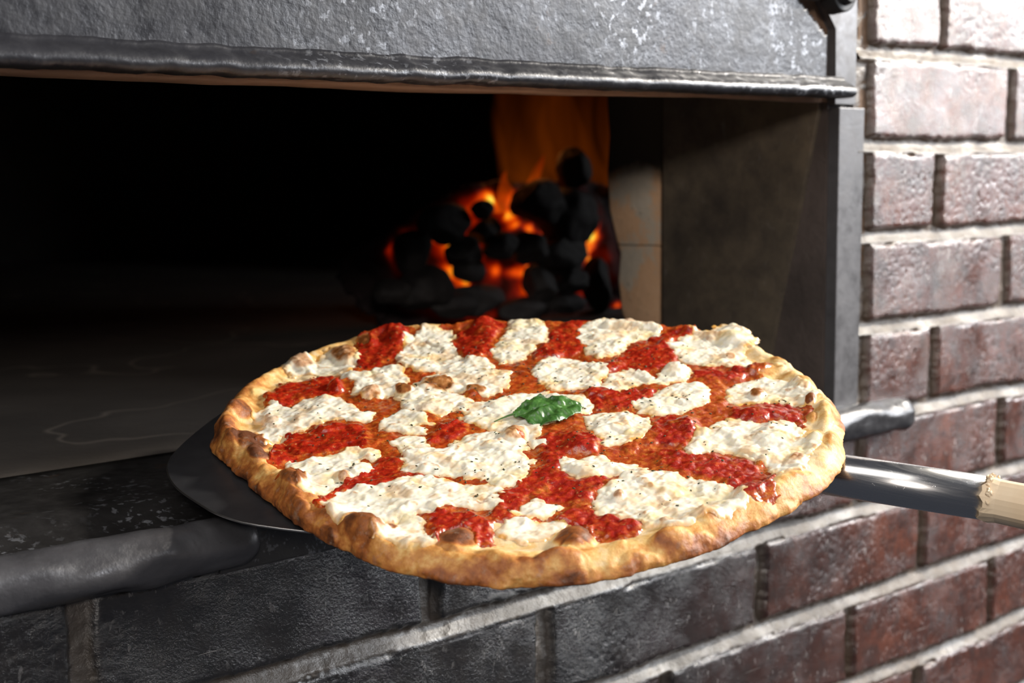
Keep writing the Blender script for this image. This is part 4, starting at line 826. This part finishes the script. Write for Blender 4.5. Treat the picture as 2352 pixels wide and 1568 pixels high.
# ------------------------------------------------------------------ coal fire
def coal(i, c, r):
    rnd = random.Random(i); bm = bmesh.new(); bmesh.ops.create_icosphere(bm, subdivisions=4, radius=1)
    planes = [(Vector((rnd.gauss(0, 1), rnd.gauss(0, 1), rnd.gauss(0, 1))).normalized(), rnd.uniform(0.66, 0.9)) for _ in range(11)]
    from mathutils import noise
    for v in bm.verts:
        p = v.co.normalized(); k = 1.0
        for nrm, dd in planes:
            q = p.dot(nrm)
            if q > 1e-3: k = min(k, dd/q)
        k *= 1+0.07*noise.noise(p*3+Vector((i, 0, 0)))
        p = p*k*1.18
        v.co = Vector((p.x*r[0], p.y*r[1], p.z*r[2]))
    o = bm_obj('coal_lump', bm, M_coal, None, True); o.location = c; return o
words = ['large black coal lump in the upper middle of the fire', 'large rounded black coal lump beside the firebrick edge', 'small black coal lump under the left flame tip',
 'broad black coal lump on the upper left slope of the fire', 'black coal lump at the middle of the upper row', 'leftmost tall coal lump at the edge of the glow',
 'black coal lump right of the bright left glow', 'flat coal lump at the very centre of the fire', 'coal lump just left of the large flat one', 'wide coal lump left of the brightest yellow glow',
 'coal lump above the red glowing slab', 'greyish coal lump below the brightest yellow glow', 'upright coal lump right of the red glowing slab', 'ash grey coal lump low on the right of the fire',
 'tall black coal lump against the bottom of the firebrick', 'long black coal lump at the foot of the fire behind the pizza', 'long dark coal lump under the left bright glow', 'large unlit coal lump at the lower left of the pile',
 'flat coal lump by the small lowest ember at the right', 'uppermost dark coal lump, standing out against the tall flame', 'farthest left unlit coal lump on the oven floor', 'low unlit coal lump left of the pile foot', 'low coal lump under the ash grey one']
for i, (x, y, z, rx, rz) in enumerate(COALS):
    rnd = random.Random(100+i)
    o = coal(i, Vector((x, y+0.010*rnd.uniform(-1, 1)+0.02, z)), (rx*(1.3 if i in (2, 3, 5) else 1.16), min(rx, rz)*1.2, rz*(1.3 if i in (2, 3, 5) else 1.14)))
    put(o, words[i], 'coal', 'coal lumps in the fire')
def ember_bed():
    xs = np.arange(0.985, 1.52, 0.0035); zs = np.arange(1.150, 1.345, 0.0035)
    X, Zz = np.meshgrid(xs, zs)
    Y = 0.675 + 0.015*fbm(X*28, Zz*28, 3, 3) + 0.35*np.clip(1.14-X, 0, 1) + 0.10*np.clip(Zz-1.25, 0, 1)
    g = (0.23+0.20*fbm(X*22, Zz*22, 8, 3))*(0.35+0.65*sst(X, 1.08, 1.17))
    ell = ((X-1.25)/0.19)**2+((Zz-1.235)/0.095)**2
    g = g*sst(1.25-ell, 0.0, 0.7)
    for (gx, gz, ax, az, s) in GLOW:
        # glow places are given where the gaps between lumps show them
        k = 1.042; gx2 = gx*1.0; 
        g = g + 0.78*s*np.exp(-(((X-gx2)/ax)**2+((Zz-gz)/az)**2)*0.8)
    top = np.minimum(1.335, 1.268+0.55*(X-1.05)) - Zz
    g = g*sst(top, -0.002, 0.02)
    ins = (ell < 1.7) & (top > 0)
    cm = ins[:-1, :-1] & ins[1:, 1:]
    F = grid_faces(cm); V = np.stack([X.ravel(), Y.ravel(), Zz.ravel()], 1); V, F, A = compact(V, F, dict(glow=np.clip(g, 0, 1.2).ravel()))
    o = np_mesh('ember_bed', V, F, M_ember, None, A); md = o.modifiers.new('thickness', 'SOLIDIFY'); md.thickness = 0.008; md.offset = -1
    put(o, 'red and yellow glowing embers seen between the black coal lumps', 'embers', None, 'stuff')
ember_bed()
def flame(name, base, h, wd, mat, seed, lab, lean=0.0):
    rnd = random.Random(seed); V = []; F = []; nz = 40; nk = 28
    for i in range(nz+1):
        t = i/nz; r = wd*((1-t)**0.85 if h < 0.2 else (1-0.35*t))*(0.5+0.5*min(1, t*5))+0.0004
        cx_ = base[0]+lean*t*h+0.10*wd*math.sin(t*7+seed)*2; cy_ = base[1]+0.05*wd*math.sin(t*5+seed*2)
        for k in range(nk):
            a = 2*math.pi*k/nk; rr = r*(1+0.22*math.sin(3*a+seed+t*5)+0.12*math.sin(5*a-t*8))
            V.append((cx_+rr*math.cos(a), cy_+0.45*rr*math.sin(a), base[2]+h*t))
    for i in range(nz):
        for k in range(nk): p = i*nk+k; q = i*nk+(k+1) % nk; F.append((p, q, q+nk, p+nk))
    o = np_mesh(name, V, F, mat); put(o, lab, 'flame', 'flames of the coal fire'); return o
FL1 = mat_flame('flame_tall', (0.035, 0.004, 0.0), (0.16, 0.028, 0.001), 0.6, 1.30, 1.56, 0.8)
FL2 = mat_flame('flame_bright', (0.5, 0.02, 0.0), (1.0, 0.16, 0.005), 0.7, 1.28, 1.37, 0.9)
flame('flame', (1.33, 0.72, 1.27), 0.30, 0.085, FL1, 1, 'tall dim orange flame rising behind the coals to the lintel')
flame('flame', (1.43, 0.74, 1.28), 0.34, 0.075, FL1, 2, 'orange flame rising beside the firebrick edge', 0.05)
flame('flame', (1.205, 0.66, 1.295), 0.052, 0.020, FL2, 5, 'short bright flame above the small coal lump at the left', 0.25)
flame('flame', (1.275, 0.69, 1.28), 0.09, 0.022, FL2, 7, 'narrow red flame left of the topmost coal lump', 0.35)
flame('flame', (1.385, 0.70, 1.28), 0.07, 0.035, FL2, 9, 'wide low flame above the rounded coal lump at the right')
fl = bpy.data.lights.new('fire_light', 'POINT'); fl.energy = 0.2; fl.color = (1.0, 0.3, 0.06); fl.shadow_soft_size = 0.04
flo = bpy.data.objects.new('fire_light', fl); C.objects.link(flo); flo.location = (1.30, 0.70, 1.40)
